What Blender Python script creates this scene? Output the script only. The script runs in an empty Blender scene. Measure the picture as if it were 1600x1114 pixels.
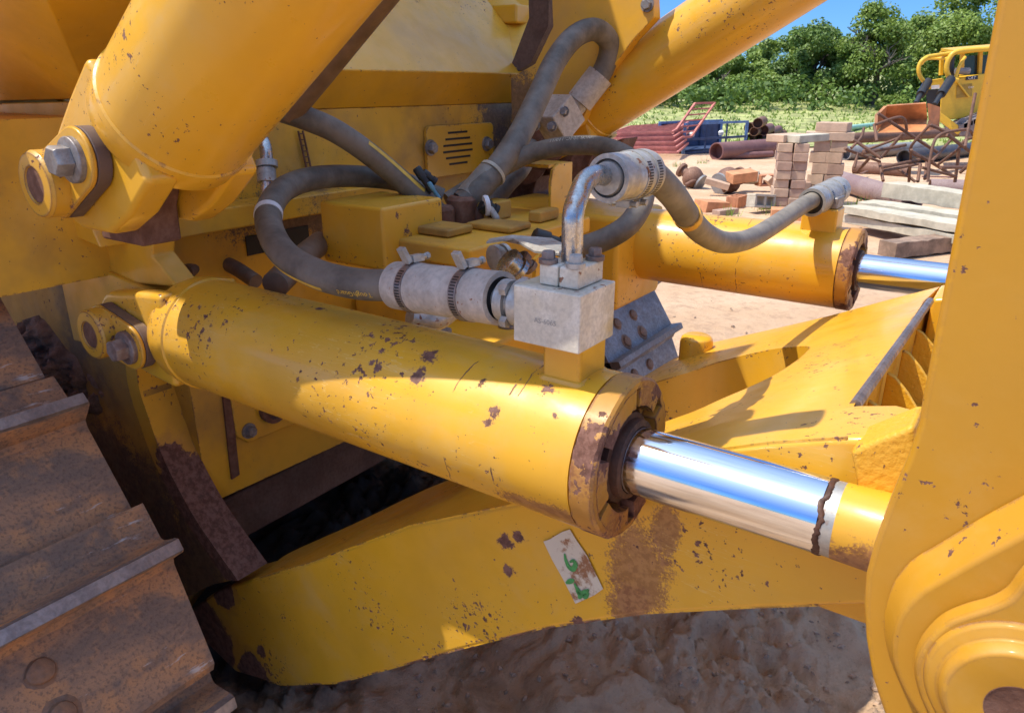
import bpy, bmesh, math, random
from mathutils import Vector, Matrix, noise
random.seed(7)
R_ = math.radians
S = bpy.context.scene
col = S.collection

# ------------------------------------------------------------------ camera, light, exposure
EYE = 1.72                      # eye height above the sand
FOC = 1155.0 / 1600.0           # focal length over picture width
PITCH = math.atan(423 / 1155)   # the camera looks down by this much
cam_d = bpy.data.cameras.new('camera')
cam = bpy.data.objects.new('camera', cam_d); col.objects.link(cam)
cam.location = (0, 0, EYE); cam.rotation_euler = (math.pi / 2 - PITCH, 0, 0)
cam_d.sensor_width = 36; cam_d.lens = 36 * FOC
cam_d.clip_start = .05; cam_d.clip_end = 600
cam_d.dof.use_dof = True; cam_d.dof.focus_distance = 1.35; cam_d.dof.aperture_fstop = 26
S.camera = cam
S.render.resolution_x, S.render.resolution_y = 1024, 712

MF = Vector((-.821, .571, 0)).normalized()      # the way the bulldozer faces
MR = -MF                                        # its rear
ML = Vector((-MR.y, MR.x, 0))                   # across it, away from the camera
sun_to = (MF * .40 - ML * .345 + Vector((0, 0, 1))).normalized()
el = math.asin(sun_to.z); az = math.atan2(sun_to.x, sun_to.y)
w = bpy.data.worlds.new('World'); S.world = w; w.use_nodes = True
nt = w.node_tree; nt.nodes.clear()
sky = nt.nodes.new('ShaderNodeTexSky'); sky.sky_type = 'NISHITA'; sky.sun_disc = False
sky.sun_elevation = el; sky.sun_rotation = az; sky.air_density = 1.0; sky.dust_density = .15; sky.ozone_density = 1.4; sky.altitude = 0
bg = nt.nodes.new('ShaderNodeBackground'); bg.inputs[1].default_value = .15
wo = nt.nodes.new('ShaderNodeOutputWorld')
# clear deep blue air right down to the horizon, the same all round
tcw = nt.nodes.new('ShaderNodeTexCoord'); sep = nt.nodes.new('ShaderNodeSeparateXYZ'); nt.links.new(tcw.outputs['Generated'], sep.inputs[0])
mr = nt.nodes.new('ShaderNodeMapRange'); mr.interpolation_type = 'SMOOTHSTEP'; mr.inputs['From Min'].default_value = .02; mr.inputs['From Max'].default_value = 1.05
nt.links.new(sep.outputs[2], mr.inputs['Value'])
tint = nt.nodes.new('ShaderNodeMix'); tint.data_type = 'RGBA'; tint.inputs[6].default_value = (.11, .22, .43, 1); tint.inputs[7].default_value = (1.75, 1.5, 1.22, 1)
mul = nt.nodes.new('ShaderNodeMix'); mul.data_type = 'RGBA'; mul.blend_type = 'MULTIPLY'; mul.inputs[0].default_value = 1
pw = nt.nodes.new('ShaderNodeMath'); pw.operation = 'POWER'; pw.inputs[1].default_value = 1.5; nt.links.new(mr.outputs[0], pw.inputs[0])
nt.links.new(pw.outputs[0], tint.inputs[0]); nt.links.new(sky.outputs[0], mul.inputs[6]); nt.links.new(tint.outputs[2], mul.inputs[7])
nt.links.new(mul.outputs[2], bg.inputs[0]); nt.links.new(bg.outputs[0], wo.inputs[0])
sd = bpy.data.lights.new('sun', 'SUN'); sd.energy = 2.2; sd.angle = R_(.5); sd.color = (1, .93, .80)
so = bpy.data.objects.new('sun', sd); col.objects.link(so)
so.rotation_euler = sun_to.to_track_quat('Z', 'Y').to_euler()
S.view_settings.view_transform = 'Standard'; S.view_settings.look = 'None'
S.view_settings.gamma = 1; S.view_settings.use_curve_mapping = False
S.view_settings.exposure = 1.42
S.cycles.max_bounces = 7; S.cycles.diffuse_bounces = 4

# ------------------------------------------------------------------ survey: from sightings to places
sp, cp = math.sin(PITCH), math.cos(PITCH)
def ray(u, v):
    a = (u - 800) / 1155; b = (557 - v) / 1155
    return Vector((a, cp + b * sp, -sp + b * cp))
def tom(p): return Vector((p.dot(MR), p.dot(ML), p.z))
def tow(q): return MR * q[0] + ML * q[1] + Vector((0, 0, q[2]))
def on(u, v, r=None, l=None, z=None, t=None):     # machine coordinates: rearward, across, up
    d = tom(ray(u, v))
    if r is not None: t = r / d.x
    elif l is not None: t = l / d.y
    elif z is not None: t = (z - EYE) / d.z
    q = d * t; return Vector((q.x, q.y, q.z + EYE))
def gp(u, v, z=0.0):                              # world point on the level z
    d = ray(u, v); t = (z - EYE) / d.z
    return Vector((d.x * t, d.y * t, z))
def wy(u, v, y):                                  # world point in the upright plane at distance y
    d = ray(u, v); t = y / d.y
    return Vector((d.x * t, y, EYE + d.z * t))

# ------------------------------------------------------------------ node materials
def NM(name):
    m = bpy.data.materials.new(name); m.use_nodes = True
    t = m.node_tree; b = t.nodes['Principled BSDF']
    return m, t, b
def N(t, kind, ins=None, **kw):
    n = t.nodes.new(kind)
    for k, v in kw.items(): setattr(n, k, v)
    for k, v in (ins or {}).items():
        if hasattr(v, 'is_output') or isinstance(v, bpy.types.NodeSocket): t.links.new(v, n.inputs[k])
        else: n.inputs[k].default_value = v
    return n
def noise_(t, vec, scale, detail=4, rough=.55, dist=0):
    return N(t, 'ShaderNodeTexNoise', {'Vector': vec, 'Scale': scale, 'Detail': detail, 'Roughness': rough, 'Distortion': dist}).outputs['Fac']
def math_(t, op, a, b=0.0, c=0.0):
    n = N(t, 'ShaderNodeMath', {0: a, 1: b, 2: c}, operation=op); return n.outputs[0]
def step_(t, v, lo, hi, a=0.0, b=1.0):
    return N(t, 'ShaderNodeMapRange', {'Value': v, 'From Min': lo, 'From Max': hi, 'To Min': a, 'To Max': b}, interpolation_type='SMOOTHSTEP').outputs[0]
def mix_(t, f, a, b):
    n = N(t, 'ShaderNodeMix', None, data_type='RGBA')
    for i, v in ((0, f), (6, a), (7, b)):
        if isinstance(v, bpy.types.NodeSocket): t.links.new(v, n.inputs[i])
        else: n.inputs[i].default_value = v if i == 0 else (*v, 1) if len(v) == 3 else v
    return n.outputs[2]
def bump_(t, h, strength, dist=.002):
    return N(t, 'ShaderNodeBump', {'Height': h, 'Strength': strength, 'Distance': dist}).outputs[0]
def objvec(t): return N(t, 'ShaderNodeTexCoord').outputs['Object']
def stretch(t, vec, sx, sy, sz):
    return N(t, 'ShaderNodeMapping', {'Vector': vec, 'Scale': (sx, sy, sz)}).outputs[0]

YEL = (.77, .405, .020)
RUST = (.105, .042, .026)
def paint(name, base=YEL, pts=(), pts2=(), grime=.45, chips=.5, edge=.6, coat=.35, rough=.38, bumpy=0.0, gcol=(.30, .17, .045), stain=None, scr=0.0, rustcol=((.20, .075, .03), (.33, .15, .055)), rings=()):
    m, t, b = NM(name); v = objvec(t)
    big = noise_(t, v, 2.3, 5, .6); mid = noise_(t, v, 14, 5, .6); fin = noise_(t, v, 75, 4, .65)
    gate = noise_(t, v, 4.1, 2)
    c = mix_(t, math_(t, 'MULTIPLY', step_(t, big, .42, .72), grime), base, gcol)
    c = mix_(t, math_(t, 'MULTIPLY', step_(t, mid, .48, .70), grime * .55), c, (base[0] * .78, base[1] * .82, base[2] * 1.7))
    # faded, chalky film
    c = mix_(t, math_(t, 'MULTIPLY', step_(t, noise_(t, v, 6.5, 6, .7, .4), .46, .72), step_(t, noise_(t, v, 1.6, 4, .6), .40, .66, .04, .34)), c, (.60, .42, .17))
    c = mix_(t, step_(t, noise_(t, stretch(t, v, 1, 1, .35), 1.3, 4, .6, .6), .35, .7, 0, .22), c, (base[0] * .70, base[1] * .62, base[2] * .6))
    # chips: small specks that gather where the gate noise is high
    s = math_(t, 'ADD', fin, math_(t, 'MULTIPLY', gate, .50))
    mask = step_(t, s, 1.0 - .075 * chips, 1.015 - .075 * chips)
    s2 = math_(t, 'ADD', noise_(t, v, 190, 2, .5), math_(t, 'MULTIPLY', noise_(t, v, 7.5, 3), .5))
    mask = math_(t, 'MAXIMUM', mask, step_(t, s2, 1.05 - .05 * chips, 1.075 - .05 * chips))
    halo = None
    for p, rd, *amp in pts:
        am = amp[0] if amp else 6.5
        d = N(t, 'ShaderNodeVectorMath', {0: v, 1: p}, operation='DISTANCE').outputs['Value']
        k = math_(t, 'ADD', math_(t, 'SUBTRACT', rd, d), math_(t, 'MULTIPLY', math_(t, 'SUBTRACT', math_(t, 'ADD', math_(t, 'MULTIPLY', noise_(t, v, .55 / rd, 3, .6), .6), math_(t, 'MULTIPLY', noise_(t, v, 2.6 / rd, 4, .7), .4)), .5), rd * am))
        mask = math_(t, 'MAXIMUM', mask, step_(t, k, 0, rd * .09))
        hh_ = step_(t, k, -rd * .42, -rd * .05); halo = hh_ if halo is None else math_(t, 'MAXIMUM', halo, hh_)
    if edge:
        bev = N(t, 'ShaderNodeBevel', {'Radius': .0075}, samples=4).outputs[0]
        gn = N(t, 'ShaderNodeNewGeometry').outputs['Normal']
        dt = N(t, 'ShaderNodeVectorMath', {0: bev, 1: gn}, operation='DOT_PRODUCT').outputs['Value']
        e = math_(t, 'SUBTRACT', 1.0, dt)
        e = math_(t, 'MULTIPLY', step_(t, e, .015, .12), step_(t, math_(t, 'ADD', math_(t, 'MULTIPLY', mid, .6), math_(t, 'MULTIPLY', fin, .5)), .62 - .13 * edge, .68 - .13 * edge))
        mask = math_(t, 'MAXIMUM', mask, e)
    if rings:
        sx_ = N(t, 'ShaderNodeSeparateXYZ', {0: v}).outputs[0]; wob = math_(t, 'MULTIPLY', math_(t, 'SUBTRACT', noise_(t, v, 7, 3), .5), .07)
        fine_ = math_(t, 'MULTIPLY', math_(t, 'SUBTRACT', noise_(t, v, 45, 3), .5), .006)
        for x0, wd_, g0 in rings:
            dd = math_(t, 'ABSOLUTE', math_(t, 'ADD', math_(t, 'ADD', math_(t, 'SUBTRACT', sx_, x0), wob), fine_))
            ln = math_(t, 'MULTIPLY', step_(t, dd, wd_, wd_ * .5), step_(t, noise_(t, v, 19, 3), g0, g0 + .05)); mask = math_(t, 'MAXIMUM', mask, ln)
    rc = mix_(t, step_(t, noise_(t, v, 60, 6, .7), .38, .62), RUST, (.21, .10, .07))
    c2 = c
    for p, rd, sx in pts2:      # soft rust staining
        d = N(t, 'ShaderNodeVectorMath', {0: N(t, 'ShaderNodeVectorMath', {0: v, 1: p}, operation='SUBTRACT').outputs[0], 1: sx}, operation='MULTIPLY').outputs[0]
        d = N(t, 'ShaderNodeVectorMath', {0: d}, operation='LENGTH').outputs['Value']
        k = math_(t, 'ADD', math_(t, 'SUBTRACT', rd, d), math_(t, 'MULTIPLY', math_(t, 'SUBTRACT', math_(t, 'ADD', math_(t, 'MULTIPLY', noise_(t, v, 28, 8, .75), .55), math_(t, 'MULTIPLY', noise_(t, v, 210, 3, .7), .45)), .5), rd * 3.4))
        c2 = mix_(t, step_(t, k, 0, rd * .35, 0, .85), c2, mix_(t, step_(t, fin, .4, .6), *rustcol))
    if scr:                     # long pale scratches
        wv = noise_(t, stretch(t, v, 5, 60, 60), 1.7, 3, .4)
        sc = math_(t, 'MULTIPLY', step_(t, math_(t, 'ABSOLUTE', math_(t, 'SUBTRACT', wv, .5)), .006, .0, 0, scr), step_(t, gate, .5, .62))
        c2 = mix_(t, sc, c2, (.72, .50, .17))
    if halo is not None: c2 = mix_(t, math_(t, 'MULTIPLY', halo, .55), c2, (.45, .22, .045))
    c = mix_(t, mask, c2, rc)
    t.links.new(c, b.inputs['Base Color'])
    rr = math_(t, 'ADD', step_(t, mid, .3, .7, rough - .07, rough + .14), math_(t, 'MULTIPLY', mask, .3))
    t.links.new(rr, b.inputs['Roughness'])
    t.links.new(math_(t, 'MULTIPLY', math_(t, 'SUBTRACT', 1.0, mask), coat), b.inputs['Coat Weight'])
    b.inputs['Coat Roughness'].default_value = .14
    h = math_(t, 'SUBTRACT', math_(t, 'MULTIPLY', fin, .16 + bumpy), math_(t, 'MULTIPLY', mask, .5))
    if bumpy: h = math_(t, 'ADD', h, math_(t, 'MULTIPLY', noise_(t, v, 130, 2, .5), bumpy * 2))
    h = math_(t, 'ADD', h, math_(t, 'MULTIPLY', big, 1.2))
    t.links.new(bump_(t, h, .35, .003), b.inputs['Normal'])
    return m
def steel(name, a, bcol, scale=18, metal=.4, rough=.55, spots=None, bump=.3, fine=90, third=None):
    m, t, b = NM(name); v = objvec(t)
    n = noise_(t, v, scale, 6, .65, .3); f = noise_(t, v, fine, 4, .6)
    c = mix_(t, step_(t, n, .38, .64), a, bcol)
    if third: c = mix_(t, step_(t, noise_(t, v, scale * .33, 5, .6), .52, .66), c, third)
    c = mix_(t, step_(t, f, .35, .7, 0, .35), c, (bcol[0] * .6, bcol[1] * .6, bcol[2] * .6))
    if spots:
        s = math_(t, 'MULTIPLY', step_(t, noise_(t, v, 55, 3), .62, .66), step_(t, noise_(t, v, 9, 3), .5, .6))
        c = mix_(t, s, c, spots)
    t.links.new(c, b.inputs['Base Color'])
    b.inputs['Metallic'].default_value = metal
    t.links.new(step_(t, f, .3, .7, rough - .1, rough + .15), b.inputs['Roughness'])
    t.links.new(bump_(t, math_(t, 'ADD', n, math_(t, 'MULTIPLY', f, .6)), bump, .004), b.inputs['Normal'])
    return m
def plain(name, c, rough=.6, metal=0.0, var=.25, scale=12, bump=.15, rnd=0.0):
    m, t, b = NM(name); v = objvec(t); n = noise_(t, v, scale, 6, .65)
    cc = mix_(t, step_(t, n, .3, .7), tuple(x * (1 - var) for x in c), tuple(min(1, x * (1 + var)) for x in c))
    if rnd:
        q = N(t, 'ShaderNodeObjectInfo').outputs['Random']
        cc = N(t, 'ShaderNodeHueSaturation', {'Color': cc, 'Value': step_(t, q, 0, 1, 1 - rnd, 1 + rnd), 'Hue': step_(t, q, 0, 1, .492, .508)}).outputs[0]
    t.links.new(cc, b.inputs['Base Color']); b.inputs['Roughness'].default_value = rough; b.inputs['Metallic'].default_value = metal
    if bump: t.links.new(bump_(t, noise_(t, v, scale * 6, 4), bump, .006), b.inputs['Normal'])
    return m

OFF = Vector((-1.6, 1.61, 0))        # the machine's own origin
def loc(p): return tuple(Vector(p) - OFF)
M_paint = paint('yellow_paint')
M_frame = paint('yellow_frame_paint', grime=.22, chips=.85, edge=.7, coat=.25, scr=.6,
                pts=[(loc(on(790, 845, l=.95)), .014), (loc(on(812, 838, l=.95)), .010), (loc(on(795, 890, l=.95)), .011), (loc(on(318, 985, l=.95)), .15, 1.3), (loc(on(350, 925, l=.95)), .06, 2.5), (loc(on(400, 1055, l=.95)), .075, 1.8), (loc(on(410, 1020, l=.95)), .02, 4.0), (loc(on(905, 975, l=.95)), .012), (loc(on(670, 1030, l=.95)), .010)],
                pts2=[(loc(on(1000, 905, l=.95)), .062, (1, 1, .55)), (loc(on(985, 950, l=.95)), .05, (1, 1, .8)), (loc(on(1040, 830, l=.95)), .03, (1, 1, .5))])
M_box = paint('chipped_box_paint', grime=.3, chips=.9, edge=1.2, coat=.2, pts=[(loc((-1.238, 1.33, 1.39)), .010), (loc((-1.238, 1.335, 1.36)), .012), (loc((-1.238, 1.30, 1.43)), .006)])
M_leg = paint('shade_darkened_leg_paint', base=(.51, .245, .010), grime=.15, chips=.6, edge=1.1, coat=.06, rough=.5)  # base darker than the machine's yellow: the leg's shade put into its colour
M_guard2 = paint('half_bare_edge_paint', grime=.5, chips=.6, edge=.4, coat=.1, rough=.5, pts=[(loc(on(300, 770, l=.94)), .14, 2.0), (loc(on(345, 850, l=.94)), .18, 1.5), (loc(on(400, 905, l=.94)), .25, 1.0), (loc(on(275, 715, l=.94)), .06, 3.0)])
M_wall = paint('yellow_wall_paint', grime=.75, chips=.62, edge=.5, coat=.15, rough=.5, gcol=(.22, .13, .05), pts2=[(loc(on(782, 175, r=-1.75)), .16, (1, 1, 1)), (loc(on(790, 235, r=-1.75)), .12, (1, 1, 1)), (loc(on(470, 330, r=-1.75)), .10, (1, .35, 1))], rustcol=((.07, .045, .04), (.14, .085, .06)))
M_dirty = paint('dirty_yellow_side_paint', base=(.50, .27, .03), grime=1.35, chips=.9, edge=.3, coat=.03, rough=.65, gcol=(.13, .075, .03), pts2=[(loc(on(235, 800, l=.92)), .22, (1, 1, 1)), (loc(on(180, 720, l=.92)), .15, (1, 1, 1)), (loc(on(300, 880, l=.92)), .22, (1, 1, 1))], rustcol=((.075, .04, .028), (.12, .065, .045)))
M_pin = paint('worn_yellow_pin_paint', grime=.4, chips=1.0, edge=2.2, coat=.2)
M_bumpy = paint('rough_yellow_paint', grime=.3, chips=.4, edge=.6, coat=.08, rough=.5, bumpy=1.0)
M_rimworn = paint('bare_rim', base=(.13, .085, .07), grime=.4, chips=.2, edge=0, coat=0, rough=.6, gcol=(.07, .05, .045), pts=[])
M_chrome, t, b = NM('chrome'); v = objvec(t)
b.inputs['Metallic'].default_value = 1; t.links.new(mix_(t, step_(t, noise_(t, stretch(t, v, 3, 40, 40), 1.2, 5, .65), .45, .7), (.78, .80, .84), (.60, .60, .60)), b.inputs['Base Color'])
t.links.new(step_(t, noise_(t, stretch(t, v, 2, 90, 90), 1.5, 5, .6), .3, .75, .03, .24), b.inputs['Roughness'])
t.links.new(bump_(t, noise_(t, stretch(t, v, 2, 120, 120), 1.5, 3), .015, .001), b.inputs['Normal'])
M_rust = steel('rusted_steel', (.13, .055, .032), (.20, .10, .065), 22, .15, .75, bump=.5)
M_shoe, t, b = NM('rusted_track_steel'); v = objvec(t)
n1 = noise_(t, stretch(t, v, 3, .8, 3), 5, 7, .7, .3); n2 = noise_(t, v, 9, 5, .6); n3 = noise_(t, stretch(t, v, 60, 9, 60), 1, 6, .7); n4 = noise_(t, v, 140, 4, .65)
c = mix_(t, step_(t, n1, .36, .62), (.34, .18, .095), (.17, .11, .08))
c = mix_(t, step_(t, n2, .50, .66), c, (.42, .20, .085))
c = mix_(t, step_(t, n4, .48, .66, 0, .65), c, (.10, .062, .045))
c = mix_(t, math_(t, 'MULTIPLY', step_(t, n3, .60, .66), step_(t, noise_(t, v, 5, 3), .52, .62, 0, .7)), c, (.50, .46, .43))
t.links.new(c, b.inputs['Base Color']); b.inputs['Roughness'].default_value = .68
t.links.new(bump_(t, math_(t, 'ADD', math_(t, 'ADD', n1, math_(t, 'MULTIPLY', n4, .35)), math_(t, 'MULTIPLY', n2, .6)), .8, .006), b.inputs['Normal'])
M_shoe_far = steel('grey_track_steel', (.30, .27, .27), (.20, .165, .155), 9, .35, .5, bump=.4, third=(.23, .16, .125))
M_worn = steel('worn_bright_steel', (.34, .30, .29), (.22, .19, .185), 25, .75, .42, bump=.25)
M_zinc = steel('zinc_plated_steel', (.50, .49, .46), (.38, .37, .345), 30, .55, .48, bump=.12, spots=(.24, .11, .065))
M_block = steel('dull_plated_block', (.74, .70, .60), (.58, .53, .43), 16, .12, .5, bump=.15, fine=160, spots=(.24, .11, .06), third=(.52, .42, .22))
M_bright = steel('polished_pipe_steel', (.55, .55, .55), (.40, .39, .37), 20, .9, .27, bump=.08, fine=200)
M_bolt = steel('weathered_bolt_steel', (.30, .29, .29), (.22, .19, .18), 40, .55, .5, bump=.25, spots=(.25, .11, .06))
M_rbolt = steel('rusty_bolt_steel', (.20, .13, .105), (.30, .25, .23), 40, .45, .6, bump=.3, spots=(.3, .13, .07))
M_rubber = plain('dusty_rubber', (.125, .106, .086), .6, 0, .5, 9, .2)
M_rubber2 = plain('brown_dusty_rubber', (.18, .125, .09), .6, 0, .35, 10, .12)
M_sleeve = steel('grey_sleeve', (.52, .465, .41), (.40, .355, .31), 20, .12, .6, bump=.2, spots=(.26, .12, .07))
M_black = plain('black_plastic', (.014, .014, .016), .45, 0, .2, 30, .05)
M_blue = plain('blue_wire', (.12, .30, .42), .5)
M_white = plain('white_tie', (.62, .62, .64), .5, 0, .1)
M_gold = plain('yellow_print', (.62, .40, .06), .6, 0, .15, 40, 0)
M_print = plain('pale_print', (.42, .38, .30), .6, 0, .15, 40, 0)
M_stamp = plain('stamped_mark', (.29, .275, .25), .6, 0, .1, 40, 0)
M_mud = plain('dried_mud', (.17, .11, .078), .95, 0, .4, 25, .8)
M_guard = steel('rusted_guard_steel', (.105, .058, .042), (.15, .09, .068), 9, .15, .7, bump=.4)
M_decal, t, b = NM('torn_sticker'); v = objvec(t)
dn = math_(t, 'ADD', noise_(t, v, 30, 7, .7), math_(t, 'MULTIPLY', noise_(t, v, 9, 2), .7))
t.links.new(mix_(t, step_(t, dn, .86, 1.0), (.60, .53, .40), (.27, .12, .05)), b.inputs['Base Color']); b.inputs['Roughness'].default_value = .55
M_green = plain('green_print', (.06, .27, .07), .6, 0, .3, 60, 0)

# ------------------------------------------------------------------ mesh building
def catmull(pts, sub):
    P = [Vector(p) for p in pts]
    if sub <= 1 or len(P) < 3: return P
    out = []
    for i in range(len(P) - 1):
        a = P[i - 1] if i else P[0] * 2 - P[1]; b = P[i]; c = P[i + 1]
        d = P[i + 2] if i + 2 < len(P) else P[-1] * 2 - P[-2]
        for k in range(sub):
            x = k / sub
            out.append(.5 * ((2 * b) + (c - a) * x + (2 * a - 5 * b + 4 * c - d) * x * x + (3 * b - a - 3 * c + d) * x ** 3))
    out.append(P[-1]); return out
def frames(P):
    T = []
    for i in range(len(P)):
        a = P[max(i - 1, 0)]; b = P[min(i + 1, len(P) - 1)]; T.append((b - a).normalized())
    up = Vector((0, 0, 1)) if abs(T[0].z) < .95 else Vector((1, 0, 0))
    n = (up - T[0] * up.dot(T[0])).normalized(); res = []
    for t in T:
        n = (n - t * n.dot(t)).normalized(); res.append((t, n, t.cross(n)))
    return res
class MB:
    def __init__(s): s.v = []; s.f = []
    def add(s, vs, fs):
        o = len(s.v); s.v += [tuple(x) for x in vs]; s.f += [tuple(i + o for i in f) for f in fs]; return s
    def box(s, a, b):
        x0, y0, z0 = a; x1, y1, z1 = b
        return s.add([(x0, y0, z0), (x1, y0, z0), (x1, y1, z0), (x0, y1, z0), (x0, y0, z1), (x1, y0, z1), (x1, y1, z1), (x0, y1, z1)],
                     [(3, 2, 1, 0), (4, 5, 6, 7), (0, 1, 5, 4), (1, 2, 6, 5), (2, 3, 7, 6), (3, 0, 4, 7)])
    def obox(s, c, X, Y, Z):        # centre and three half-axes
        c, X, Y, Z = Vector(c), Vector(X), Vector(Y), Vector(Z)
        vs = [c + X * i + Y * j + Z * k for k in (-1, 1) for j in (-1, 1) for i in (-1, 1)]
        return s.add(vs, [(0, 2, 3, 1), (4, 5, 7, 6), (0, 1, 5, 4), (1, 3, 7, 5), (3, 2, 6, 7), (2, 0, 4, 6)])
    def bar(s, a, b, w, h=None):    # square bar between two points
        a, b = Vector(a), Vector(b); d = (b - a); L = d.length; d /= L
        up = Vector((0, 0, 1)) if abs(d.z) < .9 else Vector((1, 0, 0))
        x = d.cross(up).normalized(); y = x.cross(d)
        return s.obox((a + b) / 2, d * L / 2, x * w / 2, y * (h or w) / 2)
    def loops(s, A, B):
        n = len(A); return s.add(list(A) + list(B), [(i, (i + 1) % n, n + (i + 1) % n, n + i) for i in range(n)])
    def cap(s, A): return s.add(A, [tuple(range(len(A)))])
    def solid(s, A, B): s.loops(A, B); s.cap(A); return s.cap(B)
    def prism(s, poly, ax, d0, d1):
        def m(p, d): return (d, p[0], p[1]) if ax == 'x' else (p[0], d, p[1]) if ax == 'y' else (p[0], p[1], d)
        return s.solid([m(p, d0) for p in poly], [m(p, d1) for p in poly])
    def lathe(s, o, axis, prof, n=40):
        o = Vector(o); a = Vector(axis).normalized()
        up = Vector((0, 0, 1)) if abs(a.z) < .9 else Vector((1, 0, 0))
        x = a.cross(up).normalized(); y = a.cross(x)
        rings = []
        for d, r in prof:
            rings.append([o + a * d + (x * math.cos(6.2831853 * i / n) + y * math.sin(6.2831853 * i / n)) * r for i in range(n)])
        b0 = len(s.v); s.v += [tuple(p) for rg in rings for p in rg]
        for j in range(len(rings) - 1):
            for i in range(n):
                k = (i + 1) % n; s.f.append((b0 + j * n + i, b0 + j * n + k, b0 + j * n + n + k, b0 + j * n + n + i))
        if prof[0][1] > 1e-6: s.f.append(tuple(b0 + i for i in range(n)))
        if prof[-1][1] > 1e-6: s.f.append(tuple(b0 + (len(rings) - 1) * n + i for i in range(n)))
        return s
    def tube(s, pts, rad, n=14, sub=6, cap=True):
        P = catmull(pts, sub); fr = frames(P); m = len(P)
        b0 = len(s.v)
        for i, (p, (t, x, y)) in enumerate(zip(P, fr)):
            r = rad if not isinstance(rad, (list, tuple)) else rad[0] + (rad[1] - rad[0]) * i / (m - 1)
            for k in range(n):
                a = 6.2831853 * k / n; s.v.append(tuple(p + (x * math.cos(a) + y * math.sin(a)) * r))
        for i in range(m - 1):
            for k in range(n):
                q = (k + 1) % n; s.f.append((b0 + i * n + k, b0 + i * n + q, b0 + i * n + n + q, b0 + i * n + n + k))
        if cap: s.f.append(tuple(b0 + k for k in range(n))); s.f.append(tuple(b0 + (m - 1) * n + k for k in range(n)))
        return s
    def hexb(s, o, axis, r, h, washer=None):
        o = Vector(o); a = Vector(axis).normalized(); z = 0
        if washer: s.lathe(o, a, [(0, washer), (.006, washer)], 20); z = .006
        up = Vector((0, 0, 1)) if abs(a.z) < .9 else Vector((1, 0, 0))
        x = a.cross(up).normalized(); y = a.cross(x)
        ring = lambda d, k: [o + a * d + (x * math.cos(1.0472 * i + .3) + y * math.sin(1.0472 * i + .3)) * r * k for i in range(6)]
        s.loops(ring(z, 1), ring(z + h * .82, 1)); s.loops(ring(z + h * .82, 1), ring(z + h, .86)); s.cap(ring(z + h, .86)); return s.cap(ring(z, 1))
    def xf(s, M): s.v = [tuple(M @ Vector(p)) for p in s.v]; return s
def mesh(name, mb, mat, smooth=True, ang=38):
    me = bpy.data.meshes.new(name); me.from_pydata(mb.v, [], mb.f)
    bm = bmesh.new(); bm.from_mesh(me)
    bmesh.ops.remove_doubles(bm, verts=bm.verts, dist=1e-5)
    bmesh.ops.recalc_face_normals(bm, faces=bm.faces)
    for f in bm.faces: f.smooth = smooth
    for e in bm.edges:
        if len(e.link_faces) != 2 or e.calc_face_angle(0) > R_(ang): e.smooth = False
    bm.to_mesh(me); bm.free()
    for m in (mat if isinstance(mat, (list, tuple)) else [mat]): me.materials.append(m)
    return me
def link(name, data, parent=None, label=None, bevel=0, seg=2):
    o = bpy.data.objects.new(name, data); col.objects.link(o)
    if parent: o.parent = parent
    if label: o['label'] = label
    if bevel:
        b = o.modifiers.new('bevel', 'BEVEL'); b.width = bevel; b.segments = seg; b.limit_method = 'ANGLE'; b.angle_limit = R_(35); b.harden_normals = True
    return o
def tag(o, label, cat, group=None):
    o['label'] = label; o['category'] = cat; o['kind'] = 'thing'
    if group: o['group'] = group
    return o
def kind(o, k): o['kind'] = k; return o
def empty(name, at, rz=0):
    o = bpy.data.objects.new(name, None); col.objects.link(o); o.location = at; o.rotation_euler = (0, 0, rz); o.empty_display_size = .2; return o
def copy_tree(o, parent=None):
    c = o.copy(); col.objects.link(c)
    if parent: c.parent = parent
    for ch in o.children: copy_tree(ch, c)
    return c

# ------------------------------------------------------------------ ground
def h_ground(x, y):
    p = Vector((x, y, 0))
    near = max(0, 1 - max(0, (math.hypot(x - .7, y - 2.0) - 1.3)) / 2.2)
    h = .05 * noise.fractal(p * .35 + Vector((3, 1, 0)), 1, 2, 4)
    h += .014 * noise.fractal(p * 2.3, 1, 2, 5) * (.5 + near)
    if near > 0:
        q = p + Vector((noise.noise(p * 3) * .25, noise.noise(p * 3 + Vector((9, 0, 0))) * .25, 0))
        rough_ = max(0, min(1, noise.noise(p * 1.9 + Vector((2, 0, 0))) * 2.4 + .55))
        h += near * (.10 * noise.noise(q * 2.6) + .042 * noise.fractal(q * 6, .9, 2.1, 5) + .012 * abs(noise.noise(q * 12)) + .005 * noise.noise(p * 70))
        for sc_, am_, th_ in ((11, .055, .55), (24, .030, .52), (50, .014, .46)):
            d_ = noise.voronoi(Vector((x * sc_, y * sc_, 1.5)) + Vector((noise.noise(p * sc_ * .8) * .35, noise.noise(p * sc_ * .8 + Vector((4, 4, 0))) * .35, 0)))[0][0]
            h += near * rough_ * am_ * max(0, 1 - d_ / th_) ** .6
        tr_ = (x * MR.x + y * MR.y) * 1.0; tl_ = x * ML.x + y * ML.y       # pressed track prints along the machine
        if tl_ < 1.15 or tl_ > 1.75: h -= near * .018 * max(0, math.sin(tr_ * 26)) * max(0, 1 - rough_)
    return h
def spaced(lo, hi, d0, d1, k):
    a = []; n = int((d1 - d0) / k)
    a = [d0 + i * k for i in range(n + 1)]
    s = k; x = d1
    while x < hi: s *= 1.06; x += s; a.append(x)
    s = k; x = d0
    while x > lo: s *= 1.06; x -= s; a.insert(0, x)
    return a
xs = spaced(-160, 160, -.7, 2.4, .011); ys = spaced(-40, 260, 1.1, 3.3, .011)
mb = MB(); mb.v = [(x, y, h_ground(x, y)) for y in ys for x in xs]
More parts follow.
